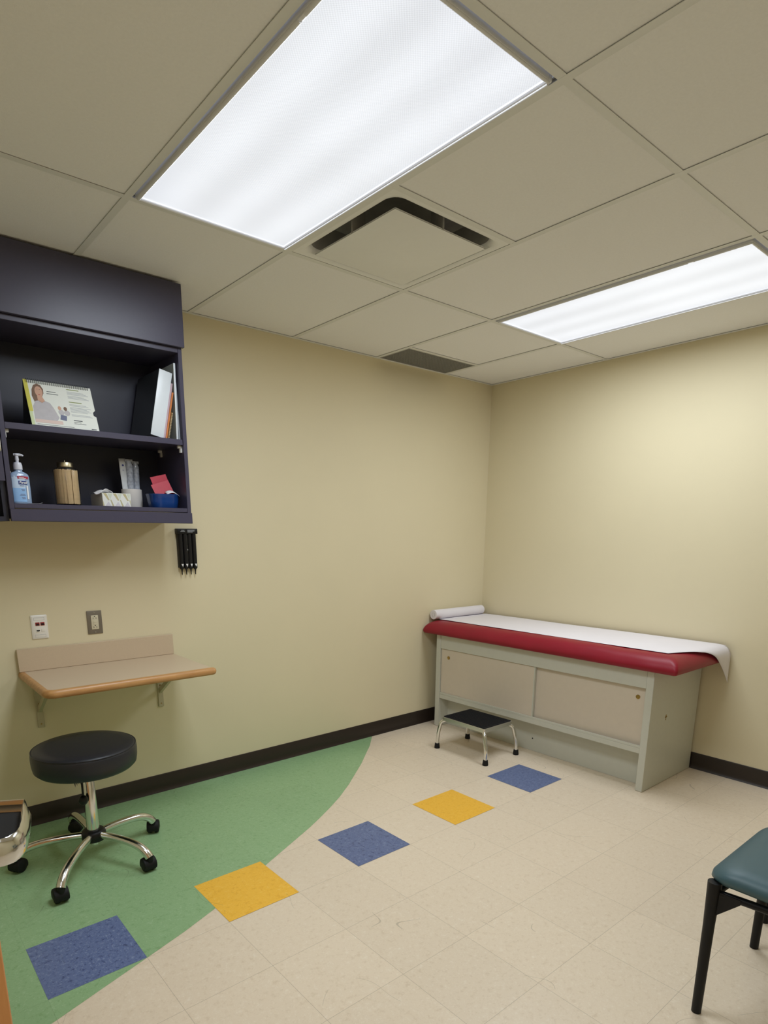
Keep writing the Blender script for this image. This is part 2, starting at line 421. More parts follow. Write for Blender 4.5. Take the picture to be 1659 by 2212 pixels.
# ceiling: lay-in tiles above an exposed T-bar grid
openings = []                             # cells without tile: (x0,x1,y0,y1)
def cell(i0, i1, j0, j1): return (GX + i0 * GT, GX + i1 * GT, GY - j1 * GT, GY - j0 * GT)
L1, L2, DF, L3 = cell(-2, -1, 0, 2), cell(1, 2, 0, 2), cell(-1, 0, 0, 1), cell(-4, -3, 2, 4)
VT = (GX + GT, GX + 2 * GT, GY + GT, 0.0)
ce = MB()
TZ = H + 0.0032
xs = [XW] + [GX + i * GT for i in range(-4, 3)] + [0.0]
def tiles_col(x0, x1, ys):
    for a, c in zip(ys[:-1], ys[1:]):
        mid = ((x0 + x1) / 2, (a + c) / 2)
        if any(o[0] < mid[0] < o[1] and o[2] < mid[1] < o[3] for o in (L1, L2, L3, DF, VT)): continue
        ce.box(x0 + 0.004, x1 - 0.004, a + 0.004, c - 0.004, TZ, TZ + 0.014, 0.001, seg=1)
tee_x = []                                # cross tees: (x0,x1,y)
for x0, x1 in zip(xs[:-1], xs[1:]):
    mid = (x0 + x1) / 2
    ys = [YS, GY - 4 * GT, GY - 2 * GT, GY, 0.0]
    if DF[0] < mid < DF[1]: ys = [YS, GY - 4 * GT, GY - 2 * GT, GY - GT, GY, 0.0]
    if VT[0] < mid < VT[1]: ys = [YS, GY - 4 * GT, GY - 2 * GT, GY, GY + GT, 0.0]
    tiles_col(x0, x1, ys)
    for y in ys[1:-1]: tee_x.append((x0, x1, y))
ce.box(XW - 0.1, 0.1, YS - 0.1, 0.1, H + 0.14, H + 0.2)      # slab above
ceiling = struct('ceiling', ce, 'tile')
gr = MB(); hw = 0.012
for i in range(-4, 3):
    x = GX + i * GT
    gr.box(x - hw, x + hw, YS, 0, H, H + 0.0012)
    gr.box(x - 0.001, x + 0.001, YS, 0, H + 0.001, H + 0.03)
for x0, x1, y in tee_x:
    gr.box(x0 + hw, x1 - hw, y - hw, y + hw, H + 0.0002, H + 0.0014)
    gr.box(x0 + hw, x1 - hw, y - 0.001, y + 0.001, H + 0.001, H + 0.03)
gr.box(XW, 0, -0.02, 0, H - 0.0004, H + 0.0010).box(-0.02, 0, YS, -0.02, H - 0.0004, H + 0.0010)
gr.box(XW, 0, -0.0015, 0, H, H + 0.02).box(-0.0015, 0, YS, 0, H, H + 0.02)
obj('ceiling_grid', gr, 'tbar', ceiling)

# open door leaf at the photographer's left
do = MB().box(XW + 0.03, -3.712, -2.18, -2.136, 0.012, 2.04, 0.002, seg=1)
door = struct('door_1', do, 'oakdoor')
hd = MB().tube(smooth_path([(-3.785, -2.18, 1.0), (-3.785, -2.225, 1.0), (-3.795, -2.235, 1.0), (-3.90, -2.238, 1.0)]), 0.009)
hd.lathe([(0.027, 0), (0.027, 0.008), (0.02, 0.012)], mtx=Matrix.Translation((-3.785, -2.178, 1.0)) @ Matrix.Rotation(PI / 2, 4, 'X'))
obj('door_handle', hd, 'aluminium', door)

# ------------------------------------------------------------------ ceiling fixtures
def ceiling_light(cx, cy, label):
    r = thing('ceiling_light', label, 'ceiling light', (cx, cy, H), group='recessed fluorescent ceiling lights')
    W, Lh = 0.298, 0.602
    lw, ll = 0.2725, 0.5825
    f = MB(); z0, z1 = -0.0045, 0.012
    f.box(-W + .013, -lw, -Lh + .013, Lh - .013, z0, z1, 0.003).box(lw, W - .013, -Lh + .013, Lh - .013, z0, z1, 0.003)
    f.box(-lw, lw, ll, Lh - .013, z0, z1, 0.003).box(-lw, lw, -Lh + .013, -ll, z0, z1, 0.003)
    e_ = 0.0205; br_ = 0.0062
    for p in ([(-W + e_, -Lh + e_, z0), (-W + e_, -0.377, z0)], [(-W + e_, -0.355, z0), (-W + e_, Lh - e_, z0)], [(W - e_, -Lh + e_, z0), (W - e_, Lh - e_, z0)],
              [(-W + e_, Lh - e_ + .002, z0), (W - e_, Lh - e_ + .002, z0)], [(-W + e_, -Lh + e_ - .002, z0), (W - e_, -Lh + e_ - .002, z0)]): f.tube(p, br_ if abs(p[0][0] - p[1][0]) < .01 else .004, 10)
    obj('frame', f, 'lframe', r)
    obj('lens', MB().box(-lw, lw, -ll, ll, 0.0, 0.004), 'lens', r)
    h = MB().box(-W, W, -Lh, Lh, 0.1, 0.105)
    for a in ((-W, -W + .004, -Lh, Lh), (W - .004, W, -Lh, Lh), (-W, W, -Lh, -Lh + .004), (-W, W, Lh - .004, Lh)): h.box(*a, 0.012, 0.1)
    obj('housing', h, 'lframe', r)
    for yy in (-0.366,):
        obj('latch', MB().box(-W + .014, -lw - .002, yy - 0.012, yy + 0.012, -0.0085, -0.0035, 0.0015), 'lframe', r)
    return r
ceiling_light(*LIGHTS[0], 'large bright fluorescent ceiling light panel nearest, beside the square air diffuser')
ceiling_light(*LIGHTS[2], 'added fill light panel in the ceiling by the entrance, unseen behind the viewpoint')  # invented fixture around the fill lamp, never in view
ceiling_light(*LIGHTS[1], 'farther fluorescent ceiling light panel near the right wall above the exam table')

dx, dy = (DF[0] + DF[1]) / 2, (DF[2] + DF[3]) / 2
r = thing('air_diffuser', 'square ceiling air diffuser with a flat plaque beside the large light panel', 'air vent', (dx, dy, H))
f = MB()
prof = [(0.292, 0.0035, 0.004), (0.292, 0.0015, 0.004), (0.274, 0.0015, 0.03), (0.266, 0.005, 0.05), (0.259, 0.020, 0.06), (0.248, 0.07, 0.07), (0.240, 0.105, 0.07)]
f.loops([rrect(-a, a, -a, a, rad, z, 6) for a, z, rad in prof], cap0=False, cap1=True)
obj('cone', f, 'diff', r)
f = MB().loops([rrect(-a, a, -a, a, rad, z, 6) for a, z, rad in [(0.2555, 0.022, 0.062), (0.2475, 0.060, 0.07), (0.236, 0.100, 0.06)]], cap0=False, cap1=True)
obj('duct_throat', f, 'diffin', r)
obj('plaque', MB().box(-0.2275, 0.2275, -0.2275, 0.2275, -0.013, -0.010, 0.001).box(-0.2275, 0.2275, -0.2275, -0.2255, -0.0125, -0.008).box(-0.2275, 0.2275, 0.2255, 0.2275, -0.0125, -0.008).box(-0.2275, -0.2255, -0.2275, 0.2275, -0.0125, -0.008).box(0.2255, 0.2275, -0.2275, 0.2275, -0.0125, -0.008), 'diff', r)
for bx, by in ((-0.2, 0.0), (0.2, 0.0), (0.0, -0.2), (0.0, 0.2)):
    b = MB()
    if bx: b.box(bx - .03, bx + .03, -.004, .004, -0.010, 0.085, 0.001)
    else: b.box(-.004, .004, by - .03, by + .03, -0.010, 0.085, 0.001)
    obj('hanger', b, 'diffin', r)

r = thing('return_grille', 'grey eggcrate return air grille in the ceiling along the left wall', 'air vent', ((VT[0] + VT[1]) / 2, (VT[2]) / 2, H))
hx, hy = GT / 2 - 0.013, -VT[2] / 2 - 0.0125
g = MB()
n = 44
for k in range(1, n):
    x = -hx + 2 * hx * k / n; g.box(x - .0008, x + .0008, -hy, hy, 0.002, 0.008)
n = 20
for k in range(1, n):
    y = -hy + 2 * hy * k / n; g.box(-hx, hx, y - .0008, y + .0008, 0.002, 0.008)
obj('eggcrate', g, 'grille', r)
g = MB()
for a in ((-hx, hx, hy - .008, hy), (-hx, hx, -hy, -hy + .008), (-hx, -hx + .008, -hy, hy), (hx - .008, hx, -hy, hy)): g.box(*a, 0.0, 0.013)
obj('frame', g, 'grille', r)
obj('plenum', MB().box(-hx, hx, -hy, hy, 0.0095, 0.012), 'grille', r)

# ------------------------------------------------------------------ wall cabinet with open shelves
XL, XR = -3.283, -2.529
YF = -0.33
ZB = 1.434
r = thing('wall_cabinet', 'dark charcoal open-shelf wall cabinet hung up to the ceiling on left wall', 'cabinet', ((XL + XR) / 2, -0.001, ZB))
O = tuple(r.location)
T = 0.018
zb, zm, zt = 1.503, 1.806, 2.172          # shelf tops: floor of the unit, middle shelf, underside of top
obj('side_panel', MB().box(XL, XL + T, YF, -0.002, ZB + 0.01, H - 0.006, 0.001, seg=1), 'black', r, O)
obj('side_panel', MB().box(XR - T, XR, YF, -0.002, ZB + 0.01, H - 0.006, 0.001, seg=1), 'black', r, O)
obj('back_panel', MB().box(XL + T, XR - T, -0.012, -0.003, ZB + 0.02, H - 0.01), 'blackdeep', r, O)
obj('bottom_panel', MB().box(XL + T, XR - T, YF + 0.001, -0.012, zb - T, zb, 0.001, seg=1), 'black', r, O)
obj('top_panel', MB().box(XL + T, XR - T, YF + 0.001, -0.012, zt - 0.004, zt + 0.016, 0.001, seg=1), 'black', r, O)
sh = obj('shelf', MB().box(XL + T + 0.001, XR - T - 0.001, YF + 0.004, -0.013, zm - 0.024, zm, 0.001, seg=1), 'black', r, O)
obj('valance', MB().box(XL - 0.03, XR + 0.006, YF - 0.02, YF - 0.001, zt + 0.016, H - 0.006, 0.0015, seg=1), 'black', r, O)
obj('bottom_rail', MB().box(XL, XR + 0.002, YF - 0.006, YF + 0.012, ZB, zb - T - 0.003, 0.0015, seg=1), 'black', r, O)
for x, y in ((XL + T, -0.30), (XR - T, -0.30), (XL + T, -0.07), (XR - T, -0.07)):
    s = 1 if x < -3 else -1
    p = MB().box(min(x, x + s * .016), max(x, x + s * .016), y - .009, y + .009, zm - 0.036, zm - 0.0242, 0.002)
    p.prism([(y - .008, zm - 0.055), (y + .008, zm - 0.055), (y + .009, zm - .036), (y - .009, zm - .036)], 'x', min(x, x + s * .006), max(x, x + s * .006))
    pp = obj('shelf_support', p, 'white_pl', r, O); pp['label'] = 'white plastic shelf support'

# neighbouring closed cabinet, mostly outside the frame
r = thing('wall_cabinet', 'dark charcoal wall cabinet with a closed door left of the open shelves', 'cabinet', (-3.58, -0.001, ZB))
O = tuple(r.location); A0, A1 = -3.86, XL - 0.002
c = MB().box(A0, A0 + T, YF, -0.002, ZB, H - 0.006).box(A1 - T, A1, YF + 0.02, -0.002, ZB, H - 0.006).box(A0 + T, A1 - T, -0.014, -0.003, ZB, H - 0.006)
c.box(A0 + T, A1 - T, YF + 0.02, -0.014, ZB, ZB + T).box(A0 + T, A1 - T, YF, -0.014, 1.60, 1.60 + T).box(A0 + T, A1 - T, YF, -0.014, H - 0.03, H - 0.006)
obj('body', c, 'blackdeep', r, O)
d = obj('door', MB().box(A0, A1 - 0.004, YF - 0.019, YF - 0.001, 1.585, 2.185, 0.0015, seg=1), 'black', r, O)
hb = MB().tube(smooth_path([(-3.2985, YF - 0.018, 1.69), (-3.2985, YF - 0.040, 1.694), (-3.2985, YF - 0.044, 1.71), (-3.2985, YF - 0.044, 1.81), (-3.2985, YF - 0.040, 1.826), (-3.2985, YF - 0.018, 1.83)], 4), 0.0048)
h_ = obj('handle', hb, 'aluminium', d, O); h_['label'] = 'satin metal bar handle'

# ------------------------------------------------------------------ things on the shelves
# desk flip calendar, an easel leaning back
r = thing('desk_calendar', 'white spiral-bound flip chart easel with a printed woman, on the middle shelf', 'desk calendar', (-3.033, -0.302, zm))
th = math.atan2(0.078, 0.186); Lp = 0.200
E = Matrix.Rotation(PI / 2 - th, 4, 'X')          # page plane: local x right, local y up the page, z out of the page
W2 = 0.1285
page = [(-W2, 0), (W2, 0), (W2, 0.066), (W2 - .010, 0.072), (W2 - .010, 0.086), (W2, 0.096), (W2, Lp), (-W2, Lp)]
pg = obj('page', MB().prism(page, 'z', -0.0012, 0.0, mtx=E), 'pagewhite', r)
Mb = Matrix.Translation((0, 2 * Lp * math.sin(th), 0)) @ Matrix.Rotation(PI / 2 + th, 4, 'X')
obj('easel_back', MB().prism([(-W2, 0), (W2, 0), (W2, Lp), (-W2, Lp)], 'z', 0.0, 0.0015, mtx=Mb), 'binderd', r)
def pr(name, poly, m, z=0.0003):
    return obj(name, MB().prism(poly, 'z', z - 0.0002, z, mtx=E), m, pg)
def rect(x0, x1, y0, y1): return [(x0, y0), (x1, y0), (x1, y1), (x0, y1)]
def ell(cx, cy, a, b, n=20): return [(cx + a * math.cos(2 * PI * k / n), cy + b * math.sin(2 * PI * k / n)) for k in range(n)]
pr('side_tab', rect(-W2, -W2 + .015, .062, Lp), 'yellowprint'); pr('side_tab', rect(-W2, -W2 + .012, 0.0, .062), 'palegreen')
# portrait print
pr('printed_hair', [(-.101, .105), (-.107, .130), (-.103, .158), (-.094, .178), (-.080, .186), (-.067, .180), (-.060, .164), (-.0615, .146), (-.068, .132), (-.080, .120), (-.086, .098), (-.093, .094)], 'hair', .0004)
pr('printed_face', ell(-.0785, .151, .0145, .0235), 'skin', .0006)
pr('printed_neck', [(-.088, .132), (-.070, .132), (-.062, .112), (-.074, .102), (-.088, .112)], 'skin', .0005)
pr('printed_sweater', [(-.112, .028), (-.110, .085), (-.098, .108), (-.085, .112), (-.074, .103), (-.062, .113), (-.045, .106), (-.034, .085), (-.020, .045), (-.030, .030)], 'jersey', .0005)
pr('printed_table', rect(-.112, -.01, .016, .030), 'pinkprint', .0006)
pr('printed_face', [(-.085, .160), (-.081, .160), (-.081, .1615), (-.085, .1615)], 'hair', .0008); pr('printed_face', [(-.076, .160), (-.072, .160), (-.072, .1615), (-.076, .1615)], 'hair', .0008)
pr('printed_mouth', [(-.083, .139), (-.075, .139), (-.076, .1365), (-.082, .1365)], 'redcard', .0008)
pr('printed_tablet', [(-.018, .038), (.006, .034), (.010, .056), (-.012, .060)], 'blueprint', .0007)
for cx, cy, m in ((-.012, .088, 'skin'), (.010, .088, 'hair')):
    pr('printed_figure', ell(cx, cy, .0065, .009), m, .0006); pr('printed_figure', ell(cx + .004, cy - .018, .011, .012), 'jersey', .0005)
pr('printed_line', rect(-.048, -.014, .1555, .158), 'darkprint'); pr('printed_line', rect(-.050, -.006, .146, .1485), 'darkprint')
pr('printed_line', rect(-.108, .03, .008, .0095), 'darkprint')
for y0, x1 in ((.176, .078), (.120, .080)): pr('heading', rect(.030, x1, y0, y0 + .0035), 'greenprint')
for k, y0 in enumerate([.166, .161, .156, .148, .143, .138, .110, .105, .097, .092, .087, .082, .077, .065, .060]):
    pr('printed_line', rect(.030, .104 + .008 * ((k * 7) % 3 - 1), y0, y0 + .0019), 'greyline')
for k, (y0, x1) in enumerate([(.038, .068), (.031, .062), (.025, .080)]): pr('printed_line', rect(.034, x1, y0, y0 + (.004 if k == 0 else .002)), 'darkprint')
pr('printed_line', rect(.098, .118, .006, .010), 'darkprint')
co = MB()
for k in range(34):
    x = -W2 + .012 + k * (2 * W2 - .024) / 33
    co.tube([E @ Vector((x, Lp - .006 + .008 * math.cos(a), .008 * math.sin(a))) for a in [2 * PI * q / 10 for q in range(10)]], 0.0011, 5)
sb = obj('spiral_binding', co, 'darkprint', r)

def binder(name, w_, h_, d_, pivot, lean, mc, ms, label, group=None, cat='binder', pages='pagewhite'):
    """spine towards the room; origin at its lower right spine edge"""
    r = thing(name, label, cat, pivot, (0, math.radians(lean), 0), group)
    t = 0.0022
    obj('cover', MB().box(-w_, -w_ + t, 0, d_, 0, h_, 0.0008, seg=1), mc, r); obj('cover', MB().box(-t, 0, 0, d_, 0, h_, 0.0008, seg=1), mc, r)
    obj('spine', MB().box(-w_ - .0006, .0006, -0.003, 0.0, 0, h_, 0.0014), ms, r)
    obj('pages', MB().box(-w_ + .004, -.004, 0.012, d_ - .006, 0.005, h_ - .008), pages, r)
    return r
binder('ring_binder', 0.058, 0.285, 0.262, (-2.628, -0.300, zm + .0008), 12.2, 'binderd', 'binderw', 'thick ring binder with white spine and charcoal cover leaning right on middle shelf')
def booklet(name, w_, h_, d_, pivot, lean, m, label, cat):
    r = thing(name, label, cat, pivot, (0, math.radians(lean), 0))
    obj('cover', MB().box(-w_, -w_ + .001, 0, d_, 0, h_).box(-.001, 0, 0, d_, 0, h_), m, r)
    obj('pages', MB().box(-w_ + .001, -.001, 0.0005, d_ - .001, 0.001, h_ - .001), m, r)
    return r
booklet('notebook', 0.0085, 0.243, 0.20, (-2.6178, -0.298, zm + .0008), 12.3, 'pink', 'thin lilac booklet leaning against the right side of the thick white-spined binder', 'booklet')
booklet('notebook', 0.0075, 0.205, 0.18, (-2.6090, -0.299, zm + .0008), 12.35, 'orange', 'thin bright orange booklet leaning between lilac booklet and coil notebook', 'booklet')
r = booklet('coil_notebook', 0.0055, 0.118, 0.15, (-2.5996, -0.297, zm + .0008), 12.4, 'kraft', 'small coil-bound notebook with cream coil, shortest of the leaning books', 'notebook')
cl = MB()
for k in range(17):
    z = 0.006 + k * 0.0066
    cl.tube([(-0.0027 + .0034 * math.cos(a), -0.003 + .0040 * math.sin(a), z) for a in [2 * PI * q / 8 for q in range(8)]], 0.0011, 5)
obj('coil', cl, 'cream', r)
binder('slim_binder', 0.0078, 0.322, 0.268, (-2.5600, -0.305, zm + .0008), 1.2, 'bindershade', 'binderw', 'tall slim white binder, covers greyed with painted shade, standing near the right side of the cabinet', pages='pagewhite')
r = thing('paper_folder', 'thin white folder squeezed between the tall slim binder and the cabinet side', 'folder', (-2.5475, -0.30, zm + .0008), (0, math.radians(-0.75), 0))
obj('sheet', MB().box(-.0012, 0, 0, .22, 0, .245), 'binderw', r); obj('sheet', MB().box(-.0034, -.0022, 0.004, .22, 0, .232), 'binderw', r)

# hand sanitizer
r = thing('hand_sanitizer', 'clear blue hand sanitizer pump bottle at the left end of the lower shelf', 'bottle', (-3.222, -0.255, zb), (0, 0, math.radians(8)))
def ovl(a, b, z, n=28, e=2.6):
    return [(a * math.copysign(abs(math.cos(t)) ** (2 / e), math.cos(t)), b * math.copysign(abs(math.sin(t)) ** (2 / e), math.sin(t)), z) for t in [2 * PI * k / n for k in range(n)]]
bt = MB().loops([ovl(a, b, z) for a, b, z in [(.034, .019, 0), (.037, .021, .004), (.0375, .0215, .06), (.0365, .021, .106), (.034, .019, .116), (.026, .016, .122), (.014, .013, .127), (.0135, .0135, .136)]])
body = obj('bottle_body', bt, 'gel', r)
lab = MB()
def arcface(mb, x0, x1, z0, z1, a, b, n=10, off=.0006, mi=0):
    rows = []
    for z in (z0, z1):
        row = []
        for k in range(n + 1):
            x = x0 + (x1 - x0) * k / n
            row.append((x, -(b + off) * (max(0, 1 - abs(x / (a + off)) ** 2.6)) ** (1 / 2.6), z))
        rows.append(row)
    mb.grid(rows, mi); return mb
obj('label_panel', arcface(MB(), -.033, .013, .008, .062, .0375, .0215), 'gellabel', body)
obj('label_panel', arcface(MB(), -.033, .013, .062, .104, .037, .021), 'gellabel2', body)
obj('label_band', arcface(MB(), -.014, .028, .098, .108, .0365, .021, off=.0012), 'labelred', body)
obj('label_badge', arcface(MB(), -.012, .021, .076, .090, .037, .0212, off=.0012), 'labelblue', body)
obj('label_strip', arcface(MB(), .0165, .0225, .020, .072, .0375, .0215, off=.0012), 'whiteprint', body)
RX = Matrix.Rotation(PI / 2, 4, 'X')
tx = text_mb('Purell', 0.0125, shear=0.25, bold=0.0003, mtx=Matrix.Translation((.0045, -.0236, .0832)) @ RX)
obj('lettering', tx, 'whiteprint', body)
ln = MB()
for z, x0, x1 in ((.100, -.008, .018), (.1035, -.010, .010)): arcface(ln, x0, x1, z - .0008, z + .0008, .0365, .021, off=.0018)
obj('label_print', ln, 'whiteprint', body)
ln = MB()
for z, x0, x1 in ((.052, -.002, .008), (.056, -.004, .009), (.034, -.012, .010), (.038, -.009, .008), (.026, -.006, .008), (.021, -.004, .009), (.071, -.008, .009)): arcface(ln, x0, x1, z - .0009, z + .0009, .0375, .0215, off=.0012)
obj('label_print', ln, 'blueprint', body)
pm = MB().lathe([(.0165, .134), (.0165, .150), (.0145, .158), (.0135, .161), (.006, .163), (.0055, .168), (.0075, .172), (.0062, .186), (.009, .190), (.0085, .194)], 24)
pm.tube([(0, 0, .191), (.010, -.004, .1915), (.018, -.008, .190), (.021, -.010, .187)], [.0055, .005, .004, .003], 10)
pm.tube([(0, 0, .191), (-.010, .004, .1915)], [.0055, .004], 10)
obj('pump', pm, 'pump', r)

tag(obj('small_carton', MB().box(-.014, .014, -.02, .02, 0, .134, .001, seg=1), 'cupwhite', None, loc=(-3.2485, -0.150, zb + .0005), rot=(0, 0, .1)), 'small white carton tucked behind the sanitizer bottle at the cabinet side', 'box')
sl = MB().grid([[(-.03, -.008, .002), (-.01, -.010, .0008), (.01, -.009, .001), (.022, -.007, .005)], [(-.03, .010, .002), (-.01, .011, .0008), (.012, .010, .0012), (.026, .010, .006)]])
so = tag(obj('paper_slip', sl, 'whitepaper', None, loc=(-3.178, -0.292, zb + .0008)), 'small white paper slip on the lower shelf beside the sanitizer bottle', 'paper')
sm = so.modifiers.new('thickness', 'SOLIDIFY'); sm.thickness = 0.0006

# jar of tongue depressors
JX, JY = -3.033, -0.215
r = thing('storage_jar', 'glass jar with a metal lid packed with wooden tongue depressors on the lower shelf', 'jar', (JX, JY, zb))
gl = MB().lathe([(.047, 0.0), (.0505, .003), (.0505, .145), (.0488, .151), (.034, .154), (.030, .1582), (.0285, .1582), (.0325, .153), (.0468, .1495), (.0487, .144), (.0487, .006), (.046, .004)], 40)
obj('glass', gl, 'glass', r)
ld = MB().lathe([(.027, .1586), (.0315, .1586), (.0315, .1755), (.0305, .1770), (.0295, .1762), (.0012, .1762), (.0010, .187), (.0006, .1875)], 36)
obj('lid', ld, 'gold', r)
st = None
rng = random.Random(3); cnt = 0
for ring, (rad, n) in enumerate(((.0452, 25), (.0418, 21), (.0370, 17))):
    for k in range(n):
        a = 2 * PI * (k + .5 * ring) / n + rng.uniform(-.04, .04)
        zz = zb + .0046
        if st is None:
            m = MB(); w2 = .0056; hh = .140
            poly = [(-w2 * math.cos(t), w2 + -w2 * math.sin(t)) for t in [PI * q / 8 for q in range(9)]]
            poly = [(w2 * math.cos(PI + PI * q / 8), w2 + w2 * math.sin(PI + PI * q / 8)) for q in range(9)] + [(w2 * math.cos(PI * q / 8), hh - w2 + w2 * math.sin(PI * q / 8)) for q in range(9)]
            m.prism(poly, 'y', -.0008, .0008)
            st = obj('tongue_depressor', m, 'stick'); o = st
        else:
            o = st.copy(); COL.objects.link(o)
        tag(o, 'flat wooden tongue depressor standing in the glass jar', 'tongue depressor', 'tongue depressors in the glass jar')
        o.location = (JX + rad * math.cos(a), JY + rad * math.sin(a), zz + rng.uniform(0, .004)); o.rotation_euler = (0, 0, a + PI / 2)

# tissue box
r = thing('tissue_box', 'low patterned tissue box with a tissue sticking out on the lower shelf', 'tissue box', (-2.8465, -0.187, zb))
tb = MB().box(-.0615, .0615, -.083, .083, 0, .058, .0012, seg=1)
def facet(pts, mi, off):
    f_ = tb.b.faces.new([tb.b.verts.new((x, -.083 - off, z)) for x, z in pts]); f_.material_index = mi
for k in range(-1, 3):
    x = -.0615 + .0415 * k
    def cx_(v): return max(-.0605, min(.0605, v))
    facet([(cx_(x + .004), .0565), (cx_(x + .018), .0565), (cx_(x + .030), .028), (cx_(x + .024), .026)], 2, .0002)
    facet([(cx_(x + .022), .0565), (cx_(x + .044), .0565), (cx_(x + .033), .030)], 1, .0002)
    facet([(cx_(x + .010), .0015), (cx_(x + .036), .0015), (cx_(x + .0245), .022)], 3, .0002)
    facet([(cx_(x + .033), .029), (cx_(x + .037), .030), (cx_(x + .048), .003), (cx_(x + .041), .002)], 2, .0004)
obj('box', tb, ['boxwhite', 'boxgreen', 'boxolive', 'boxgrey'], r)
obj('slot', MB().loops([[(-.01 + .03 * math.cos(a), .05 * math.sin(a), z) for a in [2 * PI * k / 24 for k in range(24)]] for z in (.0578, .0584)]), 'dark', r)
rows = []
for i in range(9):
    v = i / 8; row = []
    for k in range(7):
        u = k / 6
        x = -.005 - .075 * v; z = .0595 + .013 * math.sin(PI * min(1, v * 1.1)) - .004 * v + .006 * math.sin(5 * u + 4 * v)
        y = -.045 + (u - .5) * (.02 + .055 * v) + .006 * math.sin(7 * v + 3 * u)
        row.append((x, y, z))
    rows.append(row)
ti = obj('tissue', MB().grid(rows), 'whitepaper', r); sm = ti.modifiers.new('thickness', 'SOLIDIFY'); sm.thickness = .0006

# cup with wrapped instruments
CX, CY = -2.729, -0.13
tag(obj('specimen_cup', MB().lathe([(.044, 0), (.0455, .002), (.0455, .084), (.0442, .085), (.0438, .083), (.0438, .004), (.02, .004)], 40), 'cupwhite', None, loc=(CX, CY, zb + .0004)), 'plain white cylindrical cup holding wrapped syringes on the lower shelf', 'cup')
def wrapped(x, y, rad, h, rot, label, flat=False):
    r = thing('wrapped_syringe', label, 'wrapped syringe', (x, y, zb + .0075), rot, 'wrapped syringes in the white cup')
    if flat:
        rows = [[(-.015 + .030 * u / 4, .0015 * math.sin(PI * u / 4 + v), h * v / 10) for u in range(5)] for v in range(11)]
        o = obj('wrapper', MB().grid(rows), 'wrapflat', r); sm_ = o.modifiers.new('thickness', 'SOLIDIFY'); sm_.thickness = .0012
        obj('printed_mark', MB().lathe([(.0045, 0), (.0045, .0004)], 16, mtx=Matrix.Translation((0, -.0024, h * .86)) @ Matrix.Rotation(PI / 2, 4, 'X')), 'bluedot', o)
        obj('printed_mark', MB().lathe([(.0018, 0), (.0018, .0004)], 12, mtx=Matrix.Translation((-.002, -.0024, h * .76)) @ Matrix.Rotation(PI / 2, 4, 'X')), 'bluedot', o)
    else:
        L = []
        for i in range(22):
            v = i / 21; rr = rad * (1 + .02 * math.sin(9 * v * PI + x * 90)) * (1 if v < .93 else .75)
            L.append([(rr * 1.12 * math.cos(a) * (1 + .06 * math.sin(3 * a + 11 * v)), rr * .85 * math.sin(a), h * v) for a in [2 * PI * k / 16 for k in range(16)]])
        obj('wrapper', MB().loops(L), 'wrap', r)
        obj('seal', MB().box(-rad * 1.25, rad * 1.25, -.0006, .0006, h - .006, h + .006, .0002, seg=1), 'wrap', r)
    return r
wrapped(CX - .0255, CY - .010, 0, .213, (0, math.radians(-3), 0), 'flat paper-wrapped syringe with blue mark, leftmost in the white cup', True)
wrapped(CX - .002, CY - .006, .0140, .205, (math.radians(2), math.radians(-1.5), 0), 'clear-wrapped syringe standing in the middle of the white cup')
wrapped(CX + .0265, CY + .003, .0128, .200, (0, math.radians(.5), 0), 'clear-wrapped syringe standing at the right side of the white cup')

# blue tray with red packets
r = thing('plastic_tray', 'glossy blue plastic tray at the right end of the lower shelf', 'tray', (-2.6235, -0.235, zb))
L = [rrect(-a, a, -b, b, rr_, z, 8) for a, b, rr_, z in [(.058, .046, .034, 0), (.062, .050, .038, .004), (.067, .055, .044, .030), (.070, .0585, .047, .056), (.0725, .061, .050, .060), (.0725, .061, .050, .063), (.0685, .057, .046, .0625), (.064, .052, .042, .03), (.059, .047, .035, .0045)]]
obj('basin', MB().loops(L), 'bluepl', r)
def card(x, y, z, w_, h_, rot, label):
    t = thing('red_packet', label, 'packet', (x, y, z), rot, 'red packets in the blue tray')
    obj('packet', MB().box(-w_ / 2, w_ / 2, -.0015, .0015, 0, h_, .0004, seg=1), 'redcard', t)
    return t
card(-2.6005, -0.240, zb + .026, .080, .128, (math.radians(-12), math.radians(-14), math.radians(4)), 'red paper packet standing rear and taller in the blue tray')
card(-2.6075, -0.262, zb + .032, .088, .092, (math.radians(-16), math.radians(-18), math.radians(2)), 'red paper packet in front, leaning lower in the blue tray')
rows = [[(-.03 + .06 * u / 6, -.012 + .03 * v / 4, .012 * math.sin(PI * u / 6) - .008 * u / 6 + .003 * v) for u in range(7)] for v in range(5)]
pz = tag(obj('folded_paper', MB().grid(rows), 'whitepaper', None, loc=(-2.592, -0.278, zb + .062)), 'curled white paper poking out of the front of the blue tray', 'paper')
sm = pz.modifiers.new('thickness', 'SOLIDIFY'); sm.thickness = .0006

# ------------------------------------------------------------------ on the left wall
# specula dispenser
r = thing('specula_dispenser', 'black wall dispenser with four tubes of ear specula below the cabinet corner', 'dispenser', (-2.423, -0.001, 1.30))
O = tuple(r.location)
hh = MB().box(-2.478, -2.368, -0.036, -0.001, 1.385, 1.412, .002)
obj('header', hh, 'blackpl', r, O)
obj('back_plate', MB().box(-2.4725, -2.374, -0.020, -0.001, 1.212, 1.39, .001), 'blackpl', r, O)
ps = MB()
for x0, x1, z in ((-2.458, -2.440, 1.4035), (-2.462, -2.438, 1.398), (-2.424, -2.384, 1.4045), (-2.424, -2.386, 1.400), (-2.424, -2.396, 1.3945)): ps.box(x0, x1, -.0366, -.036, z - .0011, z + .0011)
obj('printed_line', ps, 'greyline', r, O)
obj('metal_strip', MB().box(-2.4255, -2.4215, -0.0235, -0.018, 1.215, 1.388, .001), 'aluminium', r, O)
